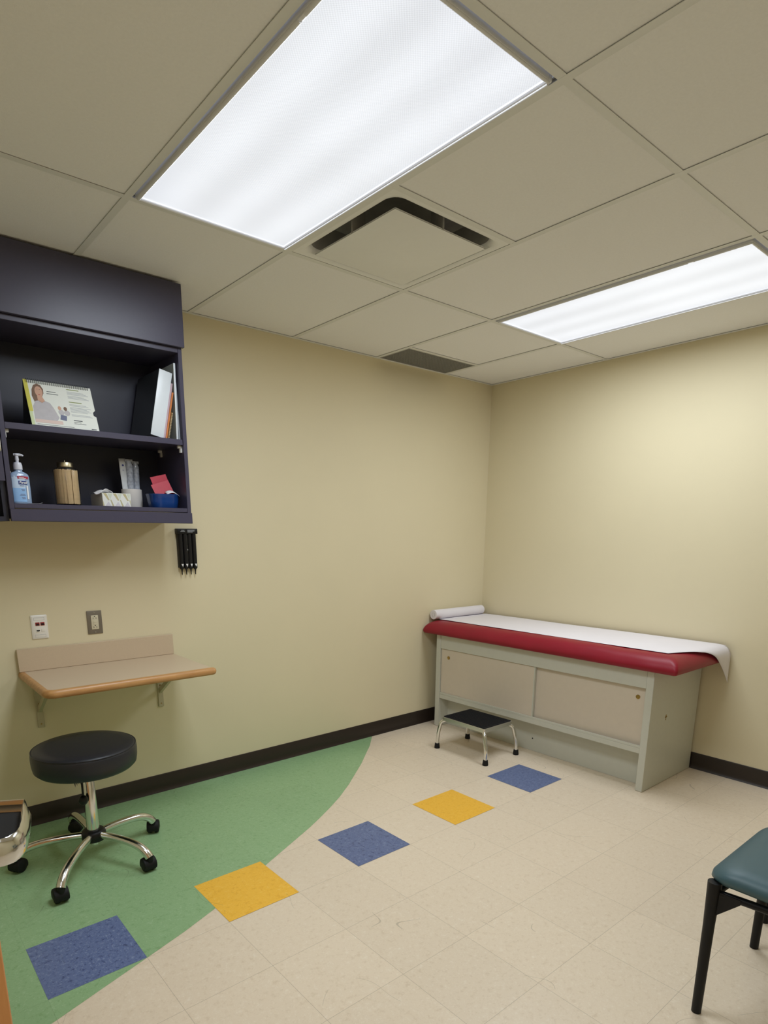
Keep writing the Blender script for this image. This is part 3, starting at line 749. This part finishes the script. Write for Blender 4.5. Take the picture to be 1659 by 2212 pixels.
obj('screw', MB().lathe([(.004, 0), (.0035, .002)], 14, mtx=Matrix.Translation((-2.4235, -.0235, 1.305)) @ Matrix.Rotation(PI / 2, 4, 'X')), 'white_pl', r, O)
for k in range(4):
    x = -2.4605 + [0, .0245, .0495, .074][k]
    tb = obj('tube', MB().lathe([(.0120, 1.212), (.0120, 1.386)], 20, c=(x, -.022, 0)), 'blackpl', r, O)
    tip = MB().lathe([(.0022, 1.176), (.0028, 1.190), (.0045, 1.203), (.010, 1.208), (.0125, 1.213), (.0118, 1.217)], 18, c=(x, -.022, 0))
    obj('speculum_tip', tip, 'blackpl', tb, O)
    obj('arrow_mark', MB().prism([(x - .006, 1.232), (x + .006, 1.232), (x + .001, 1.217)], 'y', -.0350, -.0338), 'whiteprint', tb, O)

# data and power plates
r = thing('data_outlet', 'white wall plate with two red data jacks above the small wall counter', 'wall outlet', (-3.1605, -0.0005, 0.962))
O = tuple(r.location); x0, x1, z0, z1 = -3.1955, -3.1255, .906, 1.0175
obj('plate', MB().loops([[(x, y, z) for x, z, _ in rrect2] for y, rrect2 in ((-.0005, [(a, b, 0) for a, b, _ in rrect(x0, x1, z0, z1, .004)]), (-.003, [(a, b, 0) for a, b, _ in rrect(x0, x1, z0, z1, .004)]), (-.0065, [(a, b, 0) for a, b, _ in rrect(x0 + .005, x1 - .005, z0 + .005, z1 - .005, .003)]))]), 'plate', r, O)
for xa in (-3.1775, -3.1565):
    j = obj('jack', MB().box(xa, xa + .0175, -.0090, -.005, .969, .984, .001), 'jackred', r, O); j['label'] = 'red data jack'
    obj('socket', MB().box(xa + .003, xa + .0145, -.0094, -.0088, .971, .979), 'dark', j, O)
j = obj('jack', MB().box(-3.1775, -3.160, -.0080, -.005, .938, .953, .001), 'plate', r, O)
obj('socket', MB().prism([(-3.1755, .9485), (-3.162, .9485), (-3.162, .945), (-3.1655, .9425), (-3.172, .9425), (-3.1755, .945)], 'y', -.0084, -.0079), 'dark', j, O)
obj('jack_blank', MB().box(-3.1555, -3.139, -.0078, -.005, .938, .953, .001), 'plate', r, O)
for z in (1.0, .921):
    wdw = MB()
    for a in ((-3.183, -3.138, z - .006, z - .0052), (-3.183, -3.138, z + .0052, z + .006), (-3.183, -3.1822, z - .006, z + .006), (-3.1388, -3.138, z - .006, z + .006)): wdw.box(a[0], a[1], -.0070, -.0062, a[2], a[3])
    obj('label_window', wdw, 'greyline', r, O)

r = thing('power_outlet', 'ivory power outlet in a brown metal plate right of the white data plate', 'wall outlet', (-2.9155, -0.0005, 0.963))
O = tuple(r.location)
obj('plate', MB().box(-2.9505, -2.8805, -.005, -.0005, .906, 1.0195, .0022), 'platebrown', r, O)
obj('receptacle', MB().box(-2.9325, -2.8985, -.0075, -.004, .9285, .997, .0015), 'ivory', r, O)
sl = MB()
for zc in (.983, .939):
    sl.box(-2.9235, -2.9215, -.0079, -.0074, zc - .004, zc + .004).box(-2.910, -2.908, -.0079, -.0074, zc - .0032, zc + .0032)
    sl.lathe([(.0026, 0), (.0026, .0005)], 12, mtx=Matrix.Translation((-2.9155, -.0074, zc + .0085)) @ Matrix.Rotation(PI / 2, 4, 'X'))
obj('slot', sl, 'dark', r, O)
for za in (.966, .957): obj('test_button', MB().box(-2.9235, -2.9075, -.0088, -.0073, za - .0035, za + .0035, .0006), 'ivory', r, O)
for za in (1.0115, .915): obj('screw', MB().lathe([(.003, 0), (.0026, .0012)], 12, mtx=Matrix.Translation((-2.9155, -.005, za)) @ Matrix.Rotation(PI / 2, 4, 'X')), 'aluminium', r, O)

# wall counter
CZ = 0.762
r = thing('wall_counter', 'small tan laminate wall counter with oak front edge and backsplash under the cabinet', 'counter', (-2.905, -0.001, CZ))
O = tuple(r.location)
X0, X1, YC = -3.272, -2.533, -0.485
obj('worktop', MB().box(X0 + .022, X1, YC + .022, -.002, CZ - .034, CZ, .001, seg=1), 'counter', r, O)
obj('backsplash', MB().box(X0 + .002, X1 - .002, -.021, -.002, CZ + .0005, CZ + .106, .0015, seg=1), 'counter', r, O)
# half-round oak nosing along the left end and the front, with a rounded corner
def nose(path, mtx=None):
    L = []
    n = len(path)
    for i in range(n):
        p = Vector(path[i]); a = Vector(path[max(0, i - 1)]); b = Vector(path[min(n - 1, i + 1)])
        t = (b - a).normalized(); out = Vector((t.y, -t.x, 0))          # right of travel = outwards
        sec = [(-.0005, .0005)] + [(.010 + .013 * math.cos(q) , .0175 * math.sin(q) - .0170) for q in [PI / 2 - PI * k / 10 for k in range(11)]] + [(-.0005, -.0345)]
        L.append([p + out * s_ + Vector((0, 0, z_)) for s_, z_ in sec])
    return MB().loops(L)
cxp = X0 + .022; cyp = YC + .022
path = [(cxp, -.003, CZ)] + [(cxp, cyp + .03 + .0, CZ)] + [(cxp + .03 - .03 * math.cos(a), cyp + .03 - .03 * math.sin(a), CZ) for a in [PI / 2 * k / 8 for k in range(1, 9)]] + [(X1 - .001, cyp, CZ)]
path2 = path + []
nz = nose([Vector(p) for p in path2])
nz.lathe([(.0001, -.0342), (.010, -.0335), (.0175, -.028), (.0205, -.0172), (.0175, -.0065), (.010, -.0012), (.0001, .0004)], 20, c=(X1 + .0005, cyp - .0022, CZ))
obj('edge_band', nz, 'oak', r, O)
def bracket(x):
    b = obj('bracket', MB().box(x - .014, x + .014, -.008, -.002, .482, CZ - .036, .001, seg=1).box(x - .014, x + .014, YC + .09, -.004, CZ - .042, CZ - .0355, .001, seg=1), 'bracket', r, O)
    br = MB().prism([(-.006, .556), (-.006, .584), (-.222, CZ - .0425), (-.262, CZ - .0425)], 'x', x - .008, x + .008)
    obj('brace', br, 'bracket', b, O)
    for z in (.50, .60): obj('screw', MB().lathe([(.0038, 0), (.003, .002)], 12, mtx=Matrix.Translation((x, -.008, z)) @ Matrix.Rotation(PI / 2, 4, 'X')), 'brass', b, O)
bracket(-3.203); bracket(-2.618)

# ------------------------------------------------------------------ rolling stool
SX, SY = -3.152, -0.522
r = thing('rolling_stool', 'round black vinyl rolling stool with a chrome five-leg base under the wall counter', 'stool', (SX, SY, 0))
prof = [(.0, .424), (.160, .424), (.188, .428), (.200, .440), (.2045, .465), (.2055, .490), (.2045, .508), (.2000, .519), (.190, .5255), (.150, .529), (.08, .531), (.0, .5315)]
seat = MB().lathe([(max(a, .0005), z) for a, z in prof], 64)
so_ = obj('seat', seat, 'vinyl', r, smooth=60)
pip = MB()
pip.tube([(.2015 * math.cos(a), .2015 * math.sin(a), .5185) for a in [2 * PI * k / 64 for k in range(65)]], .0022, 6)
obj('piping', pip, 'vinyl', so_)
fr = MB()
for k in range(5): fr.prism([(-.09 + .008 * k, .426), (-.084 + .008 * k, .426), (-.086 + .008 * k, .405 + .003 * (k % 3))], 'y', -.150 + .004 * k, -.1490 + .004 * k)
tq = obj('torn_lining', fr, 'vinyl', so_)
obj('seat_plate', MB().lathe([(.09, .416), (.09, .4245)], 24), 'frameblack', r)
obj('lift_rod', MB().lathe([(.0135, .35), (.0135, .418)], 20), 'chrome', r)
obj('column', MB().lathe([(.0255, .130), (.0255, .372), (.0235, .376)], 28), 'chrome', r)
obj('column_cap', MB().lathe([(.0262, .370), (.0262, .379), (.016, .381)], 24), 'blackpl', r)
lv = MB().tube(smooth_path([(-.012, -.010, .412), (-.030, -.030, .400), (-.034, -.036, .34), (-.034, -.036, .31)], 5), .0045, 8)
kn = MB(); bmesh.ops.create_uvsphere(kn.b, u_segments=16, v_segments=10, radius=.019, matrix=Matrix.Translation((-.036, -.038, .297)) @ Matrix.Diagonal((1, 1, 1.15, 1)))
lever = obj('lever', lv, 'blackpl', r); obj('knob', kn, 'blackpl', lever)
obj('hub', MB().lathe([(.028, .085), (.044, .092), (.050, .105), (.050, .128), (.042, .138), (.030, .142)], 30), 'blackpl', r)
obj('hub_cap', MB().lathe([(.012, .066), (.016, .07), (.016, .088)], 18), 'chrome', r)
feet = [(.278, .062), (-.010, .318), (-.298, .080), (-.206, -.274), (.142, -.262)]
def caster_mb(ang):
    m = MB(); Z = Matrix.Rotation(ang, 4, 'Z') @ Matrix.Diagonal((1.18, 1.18, 1.18, 1))
    for s in (-1, 1):
        m.lathe([(.004, -.0085), (.021, -.0085), (.0245, -.006), (.0245, .006), (.021, .0085), (.004, .0085)], 22, mtx=Z @ Matrix.Translation((0.014, s * .0125, .0245)) @ Matrix.Rotation(PI / 2, 4, 'X'))
    hood = [(.0265 * math.cos(a) + .014, .0265 * math.sin(a) + .0245) for a in [-.45 + (PI + .9) * k / 16 for k in range(17)]]
    hs = MB()
    m.loops([[(x_ * q + .014 * (1 - q), yy, z_ * q + .0245 * (1 - q)) for x_, z_ in hood] for yy, q in ((-.0235, .80), (-.021, .95), (-.016, 1.0), (.016, 1.0), (.021, .95), (.0235, .80))], mtx=Z)
    m.lathe([(.0125, .045), (.0135, .060), (.0145, .074), (.0135, .076)], 16)
    return m
for k, (fx, fy) in enumerate(feet):
    a = math.atan2(fy, fx); R_ = math.hypot(fx, fy)
    c, s = math.cos(a), math.sin(a)
    pth = smooth_path([(c * t * R_, s * t * R_, z) for t, z in ((.12, .118), (.35, .121), (.62, .118), (.82, .107), (.94, .087), (1.0, .066))], 6)
    n_ = len(pth)
    lg = obj('leg', MB().tube(pth, [.0145 + .004 * (i / (n_ - 1)) for i in range(n_)], 14), 'chrome', r)
    obj('caster', caster_mb(a + (0.9, -2.2, -2.2, -2.5, 2.7)[k]), 'rubber', lg, loc=(fx, fy, 0.0012))

# ------------------------------------------------------------------ step stool
r = thing('step_stool', 'chrome step stool with black ribbed rubber top in front of the exam table', 'step stool', (-0.808, -0.675, 0))
sx, sy, sz = .139, .178, .222
obj('frame', MB().loops([rrect(-sx, sx, -sy, sy, .012, sz - .026), rrect(-sx, sx, -sy, sy, .012, sz - .002), rrect(-sx + .004, sx - .004, -sy + .004, sy - .004, .01, sz)]), 'aluminium', r)
tr = MB().loops([rrect(-sx + .005, sx - .005, -sy + .005, sy - .005, .009, sz), rrect(-sx + .005, sx - .005, -sy + .005, sy - .005, .009, sz + .0032), rrect(-sx + .008, sx - .008, -sy + .008, sy - .008, .008, sz + .0042)])
for k in range(1, 30):
    y = -sy + .012 + (2 * sy - .024) * k / 30; tr.box(-sx + .014, sx - .014, y - .002, y + .002, sz + .004, sz + .0058)
obj('tread', tr, 'tread', r)
for ax in (-1, 1):
    for ay in (-1, 1):
        fx, fy = ax * .152, ay * .209
        if ay > 0: fy = .203
        p = smooth_path([(ax * .10, ay * .128, sz - .022), (ax * .122, ay * .158, sz - .024), (ax * .137, ay * .181, sz - .038), (ax * .143, ay * .190, sz - .065), (fx * .985, fy * .985, .09), (fx, fy, .02)], 5)
        lg = obj('leg', MB().tube(p, .0115, 14), 'chrome', r)
        obj('rubber_foot', MB().lathe([(.0175, 0), (.0182, .004), (.0155, .030), (.0145, .034), (.010, .0345)], 20, c=(fx, fy, .0005)), 'rubber', lg)

# ------------------------------------------------------------------ exam table
TX0, TX1 = -0.611, -0.018
TY0, TY1 = -1.704, -0.104
TH = 0.690
r = thing('exam_table', 'grey-green exam table with burgundy cushion along the right wall', 'exam table', (-0.31, -0.9, 0))
O = tuple(r.location)
e = .040
obj('end_panel', MB().box(TX0, TX1, TY0, TY0 + e, 0.001, TH, .002, seg=1), 'tablebody', r, O)
obj('end_panel', MB().box(TX0, TX1, TY1 - e, TY1, 0.001, TH, .002, seg=1), 'tablebody', r, O)
obj('top_rail', MB().box(TX0 + .003, TX0 + .022, TY0 + e, TY1 - e, .586, TH, .0015, seg=1), 'tablebody', r, O)
obj('top_board', MB().box(TX0 + .022, TX1, TY0 + e, TY1 - e, TH - .02, TH), 'tablebody', r, O)
obj('back_panel', MB().box(TX1 - .012, TX1, TY0 + e, TY1 - e, .002, TH - .02), 'tablebody', r, O)
obj('bottom_shelf', MB().box(TX0 + .004, TX1 - .012, TY0 + e, TY1 - e, .216, .248, .0015, seg=1), 'tablebody', r, O)
kp = obj('kick_panel', MB().box(-.512, -.494, TY0 + e, TY1 - e, .001, .216), 'tablebody', r, O)
obj('bolt', MB().lathe([(.0045, 0), (.004, .002)], 12, mtx=Matrix.Translation((-.512, -.905, .085)) @ Matrix.Rotation(-PI / 2, 4, 'Y')), 'dark', kp, O)
obj('bolt', MB().lathe([(.0045, 0), (.004, .002)], 12, mtx=Matrix.Translation((-.512, -.875, .195)) @ Matrix.Rotation(-PI / 2, 4, 'Y')), 'dark', kp, O)
obj('door_track', MB().box(TX0 + .004, TX0 + .010, TY0 + e, TY1 - e, .248, .262, .001, seg=1), 'tablebody', r, O)
yd = -0.936
d1 = obj('sliding_door', MB().box(TX0 + .012, TX0 + .026, yd - .012, TY1 - e - .001, .249, .584, .0015, seg=1), 'doorbeige', r, O)
d2 = obj('sliding_door', MB().box(TX0 + .030, TX0 + .044, TY0 + e + .001, yd + .05, .249, .584, .0015, seg=1), 'doorbeige', r, O)
obj('edge_strip', MB().box(TX0 + .010, TX0 + .0275, yd - .016, yd - .008, .251, .583), 'tablebody', d1, O)
for yk, xk, dd in ((-.216, TX0 + .012, d1), (-1.612, TX0 + .030, d2)):
    p = MB().lathe([(.0125, 0), (.0125, .0016), (.0105, .002), (.009, .0006)], 24, mtx=Matrix.Translation((xk, yk, .526)) @ Matrix.Rotation(-PI / 2, 4, 'Y'))
    kk = obj('finger_pull', p, 'brass', dd, O); kk['label'] = 'round brass finger pull'
# chipped laminate on the end panel
ch = MB()
for yy, zz, a, b in ((-1.7048, .405, .004, .010), (-1.7048, .388, .003, .004), (-1.7048, .402, .012, .003)): ch.box(-.42 - a, -.42 + a, yy - .0004, yy + .001, zz - b, zz + b, mi=0)
obj('chip_mark', ch, 'brass', r, O)
# cushion
cu = MB()
CX0, CX1, CY0, CY1 = -0.664, -0.010, -1.838, -0.006
def cl_(inset, z, rad):
    pts = []
    base_ = rrect(CX0 + inset, CX1 - inset, CY0 + inset, CY1 - inset, rad, z, 6)
    # long sides need points so the padding can sag and ripple a little
    out_ = []
    n_ = len(base_)
    for i in range(n_):
        a = Vector(base_[i]); b = Vector(base_[(i + 1) % n_]); m_ = max(1, int((b - a).length / .06))
        for k in range(m_): out_.append(a.lerp(b, k / m_))
    return out_
levels = [(.012, .6905, .012), (.003, .697, .014), (.0, .709, .016), (.002, .722, .018), (.009, .738, .022), (.021, .754, .028), (.038, .768, .03), (.060, .7775, .03), (.085, .7815, .03)]
LL = []
nref = len(cl_(0, 0, .016))
def resample(pts, n):
    P = pts + [pts[0]]; d = [0]
    for a, b in zip(P[:-1], P[1:]): d.append(d[-1] + (b - a).length)
    out_ = []; j = 0
    for k in range(n):
        t = d[-1] * k / n
        while d[j + 1] < t: j += 1
        f_ = (t - d[j]) / max(1e-9, d[j + 1] - d[j]); out_.append(P[j].lerp(P[j + 1], f_))
    return out_
for ins, z, rad in levels:
    LL.append(cl_(ins, z, rad))
nmin = max(len(l) for l in LL)
LL2 = []
for (ins, z, rad), l in zip(levels, LL):
    # same point count per loop: walk the rounded rectangle by corner + fixed subdivision
    x0, x1, y0, y1 = CX0 + ins, CX1 - ins, CY0 + ins, CY1 - ins
    cor = rrect(x0, x1, y0, y1, rad, z, 6); row = []
    nsub = [20, 40, 20, 40]
    # corners come in order (x1,y1), (x0,y1), (x0,y0), (x1,y0): 7 points each
    for c_ in range(4):
        pts = [Vector(p) for p in cor[c_ * 7:c_ * 7 + 7]]; row += pts[:-1]
        a = pts[-1]; b = Vector(cor[((c_ + 1) % 4) * 7]); k_n = (10, 36, 10, 36)[c_]
        for k in range(k_n): row.append(a.lerp(b, k / k_n))
    for p in row:
        wv = .0016 * math.sin(p.y * 9.0) + .0012 * math.sin(p.y * 23 + 1) + .001 * math.sin(p.x * 17)
        if p.z > .70: p.z += wv
        if .70 < p.z < .765 and p.x < CX0 + .05: p.x += .0022 * math.sin(p.y * 13 + .7) + .0015 * math.sin(p.y * 31)
    LL2.append(row)
cu.loops(LL2)
cush = obj('cushion', cu, 'red', r, O, smooth=80); cush['label'] = 'burgundy vinyl cushion'

# paper roll and the sheet pulled over the cushion
r = thing('exam_paper', 'white exam paper roll at the wall with its sheet pulled over the burgundy cushion', 'exam paper', (-0.33, -0.044, .82))
O = tuple(r.location)
RR = .034; ry, rz = -.046, .8185
RY = Matrix.Translation((-.592, ry, rz)) @ Matrix.Rotation(PI / 2, 4, 'Y')
obj('roll', MB().lathe([(.016, 0), (RR - .001, 0), (RR, .001), (RR, .529), (RR - .001, .53), (.016, .53), (.0155, .529), (.0155, .001)], 36, mtx=RY), 'exampaper', r, O)
obj('core', MB().lathe([(.0154, -.0006), (.0154, .5306), (.0125, .5306), (.0125, -.0006)], 24, cap0=False, cap1=False, mtx=RY).lathe([(.0124, .02), (.0001, .02)], 20, mtx=RY), 'dark', r, O)
def sheet_rows():
    rows = []
    xa, xb = -.545, -.026
    NX, NY = 30, 70
    for i in range(NX + 1):
        u = i / NX; x = xa + (xb - xa) * u
        xf = -.558 + .04 * 0 ; row = []
        # end line: cut on a slant, back corner hangs over the end
        yend_top = -1.735 - .080 * min(1, u * 2.6)
        drop = max(0.0, (u - .36) / .64) ** 1.7 * .225
        total = (-.046 - yend_top) + drop
        for k in range(NY + 1):
            s = total * k / NY
            y = -.046 - s
            lim = -1.790
            zt_ = .7843 + .0016 * math.sin(-.046 * 9 - s * 9) * .0 + .0012 * math.sin(s * 12 + u * 5) * (1 - abs(2 * u - 1)) + .003 * max(0, u - .75) * math.sin(s * 6)
            xx = x - .010 * math.sin(min(1, s / 1.7) * PI * .5) * (1 - u)
            # start: comes off the front underside of the roll
            if y < lim:
                over = lim - y
                rad = .055; ang = min(over / rad, 1.45)
                yy = lim - rad * math.sin(ang) - .006 * u; zz = zt_ - rad * (1 - math.cos(ang))
                rest = over - ang * rad
                if rest > 0: zz -= rest; yy -= .02 * rest
                y, zt_ = yy, zz
            row.append((xx, y, zt_))
        rows.append(row)
    return rows
sheet = obj('sheet', MB().grid(sheet_rows()), 'exampaper', r, O, smooth=80)
sm = sheet.modifiers.new('thickness', 'SOLIDIFY'); sm.thickness = .0005; sm.offset = 1

# ------------------------------------------------------------------ guest chairs
def make_chair(label, loc, rot=0.0):
    r = thing('guest_chair', label, 'chair', loc, (0, 0, rot), 'teal guest chairs by the rear wall')
    lv_ = [(.030, .434, .05), (.008, .437, .07), (.0, .449, .075), (.002, .462, .075), (.012, .473, .075), (.030, .481, .07), (.06, .485, .06)]
    L = []
    for ins, z, rad in lv_:
        row = rrect(-.246 + ins, .246 - ins, -.235 + ins, .250 - ins, rad, z, 8)
        L.append([(x, y, zz - (.012 if y > .15 else 0) * max(0, (y - .15) / .09) ** 2) for x, y, zz in row])
    obj('seat', MB().loops(L), 'teal', r, smooth=80)
    f = MB()
    for s in (-1, 1):
        f.tube(smooth_path([(s * .226, .22, .400), (s * .222, .10, .406), (s * .218, -.05, .408), (s * .222, -.235, .410)], 5), .011, 10)
    f.tube(smooth_path([(-.226, .218, .400), (0, .205, .404), (.226, .218, .400)], 6), .011, 10)
    f.tube([(-.22, -.23, .41), (.22, -.23, .41)], .011, 10)
    for sx_, sy_ in ((-.2, .06), (.2, .06), (-.2, -.17), (.2, -.17)): f.box(sx_ - .02, sx_ + .02, sy_ - .02, sy_ + .02, .405, .437)
    obj('frame', f, 'frameblack', r)
    for s in (-1, 1):
        lg = MB().tube([(s * .2305, .222, .001), (s * .2305, .222, .30), (s * .2305, .222, .4345)], [.0135, .0155, .019], 16)
        lg.prism([(.222, .410), (.222, .335), (.207, .335), (.150, .396), (.15, .410)], 'x', s * .2305 - .005, s * .2305 + .005)
        lg.prism([(s * .2305, .410), (s * .2305, .340), (s * .215, .340), (s * .165, .396), (s * .165, .410)], 'y', .217, .227)
        obj('leg', lg, 'frameblack', r)
        rl = MB().tube(smooth_path([(s * .2305, -.262, .001), (s * .2305, -.245, .22), (s * .228, -.238, .43), (s * .222, -.275, .66), (s * .215, -.315, .82)], 5), .0145, 14)
        obj('leg', rl, 'frameblack', r)
    bk = MB()
    bl = []
    for yy, ins, rad in ((-.022, .012, .05), (-.016, .0, .06), (.010, .0, .06), (.022, .02, .05)):
        bl.append([(x, yy + .35 * x * x, z) for x, z, _ in rrect(-.225 + ins, .225 - ins, .0 + ins, .30 - ins, rad, 0, 8)])
    bk.loops(bl, mtx=Matrix.Translation((0, -.272, .56)) @ Matrix.Rotation(math.radians(13), 4, 'X'))
    obj('backrest', bk, 'teal', r)
    return r
make_chair('teal vinyl guest chair with black steel legs at the lower right', (-1.8135, -2.822, 0))
make_chair('farther guest chair at right frame edge, only its black front leg showing', (-1.163, -2.792, 0))

# ------------------------------------------------------------------ instrument stand with steel tray at the left edge
r = thing('instrument_stand', 'stainless steel instrument tray on a stand at the left edge beside the stool', 'instrument stand', (-3.78, -1.80, 0))
ZT = .80
half = [(0, 0), (-.010, .030), (-.021, .064), (-.035, .110), (-.043, .145), (-.0445, .166), (-.037, .187), (-.025, .197), (0, .205), (.05, .211)]
WT = .40
loc_ = half + [(.20, .2135)] + [(WT - a, b) for a, b in reversed(half)]
C0 = Vector((-3.575 + 3.78, -1.664 + 1.80, 0)); lx = Vector((-.86, .51, 0)); nx = Vector((-.51, -.86, 0))
outl = [C0 + lx * a + nx * b for a, b in loc_]
cen = sum(outl, Vector()) / len(outl)
def tl(off, z):
    n_ = len(outl); row = []
    for k in range(n_):
        t_ = (outl[(k + 1) % n_] - outl[k - 1]).normalized(); o_ = Vector((t_.y, -t_.x, 0))
        if o_.dot(outl[k] - cen) < 0: o_ = -o_
        row.append(outl[k] + o_ * off + Vector((0, 0, z)))
    return row
L = [tl(a, ZT + z) for a, z in [(-.012, -.060), (.004, -.057), (.010, -.046), (.012, -.028), (.007, -.010), (.001, -.001), (-.0008, .0003), (-.0045, -.004), (-.0065, -.010), (-.0085, -.040), (-.016, -.050)]]
obj('tray', MB().loops(L), 'polished', r, smooth=50)
obj('tray_shade', MB().loops([tl(-.0105, ZT - .049), tl(-.0105, ZT - .026)]), 'dark', r)  # black slab stands in for the shade inside the tray
pc = C0 + lx * .23 + nx * .11
fm = MB().tube([pc + lx * -.10 + Vector((0, 0, ZT - .065)), pc + lx * .10 + Vector((0, 0, ZT - .065))], .006, 10).tube([pc + nx * -.07 + Vector((0, 0, ZT - .065)), pc + nx * .07 + Vector((0, 0, ZT - .065))], .006, 10)
obj('tray_support', fm, 'chrome', r)
obj('post', MB().tube([pc + Vector((0, 0, .03)), pc + Vector((0, 0, ZT - .062))], .0125, 16), 'chrome', r)
bs = MB()
for a_ in (0.5, 2.6, 4.7):
    d_ = Vector((math.cos(a_), math.sin(a_), 0)) * .17
    bs.tube([pc + Vector((0, 0, .05)), pc + d_ + Vector((0, 0, .045))], .011, 12)
    bs.lathe([(.006, 0.0), (.021, .003), (.021, .036), (.006, .04)], 16, c=tuple(pc + d_ + Vector((0, 0, .001))))
obj('base', bs, 'chrome', r)
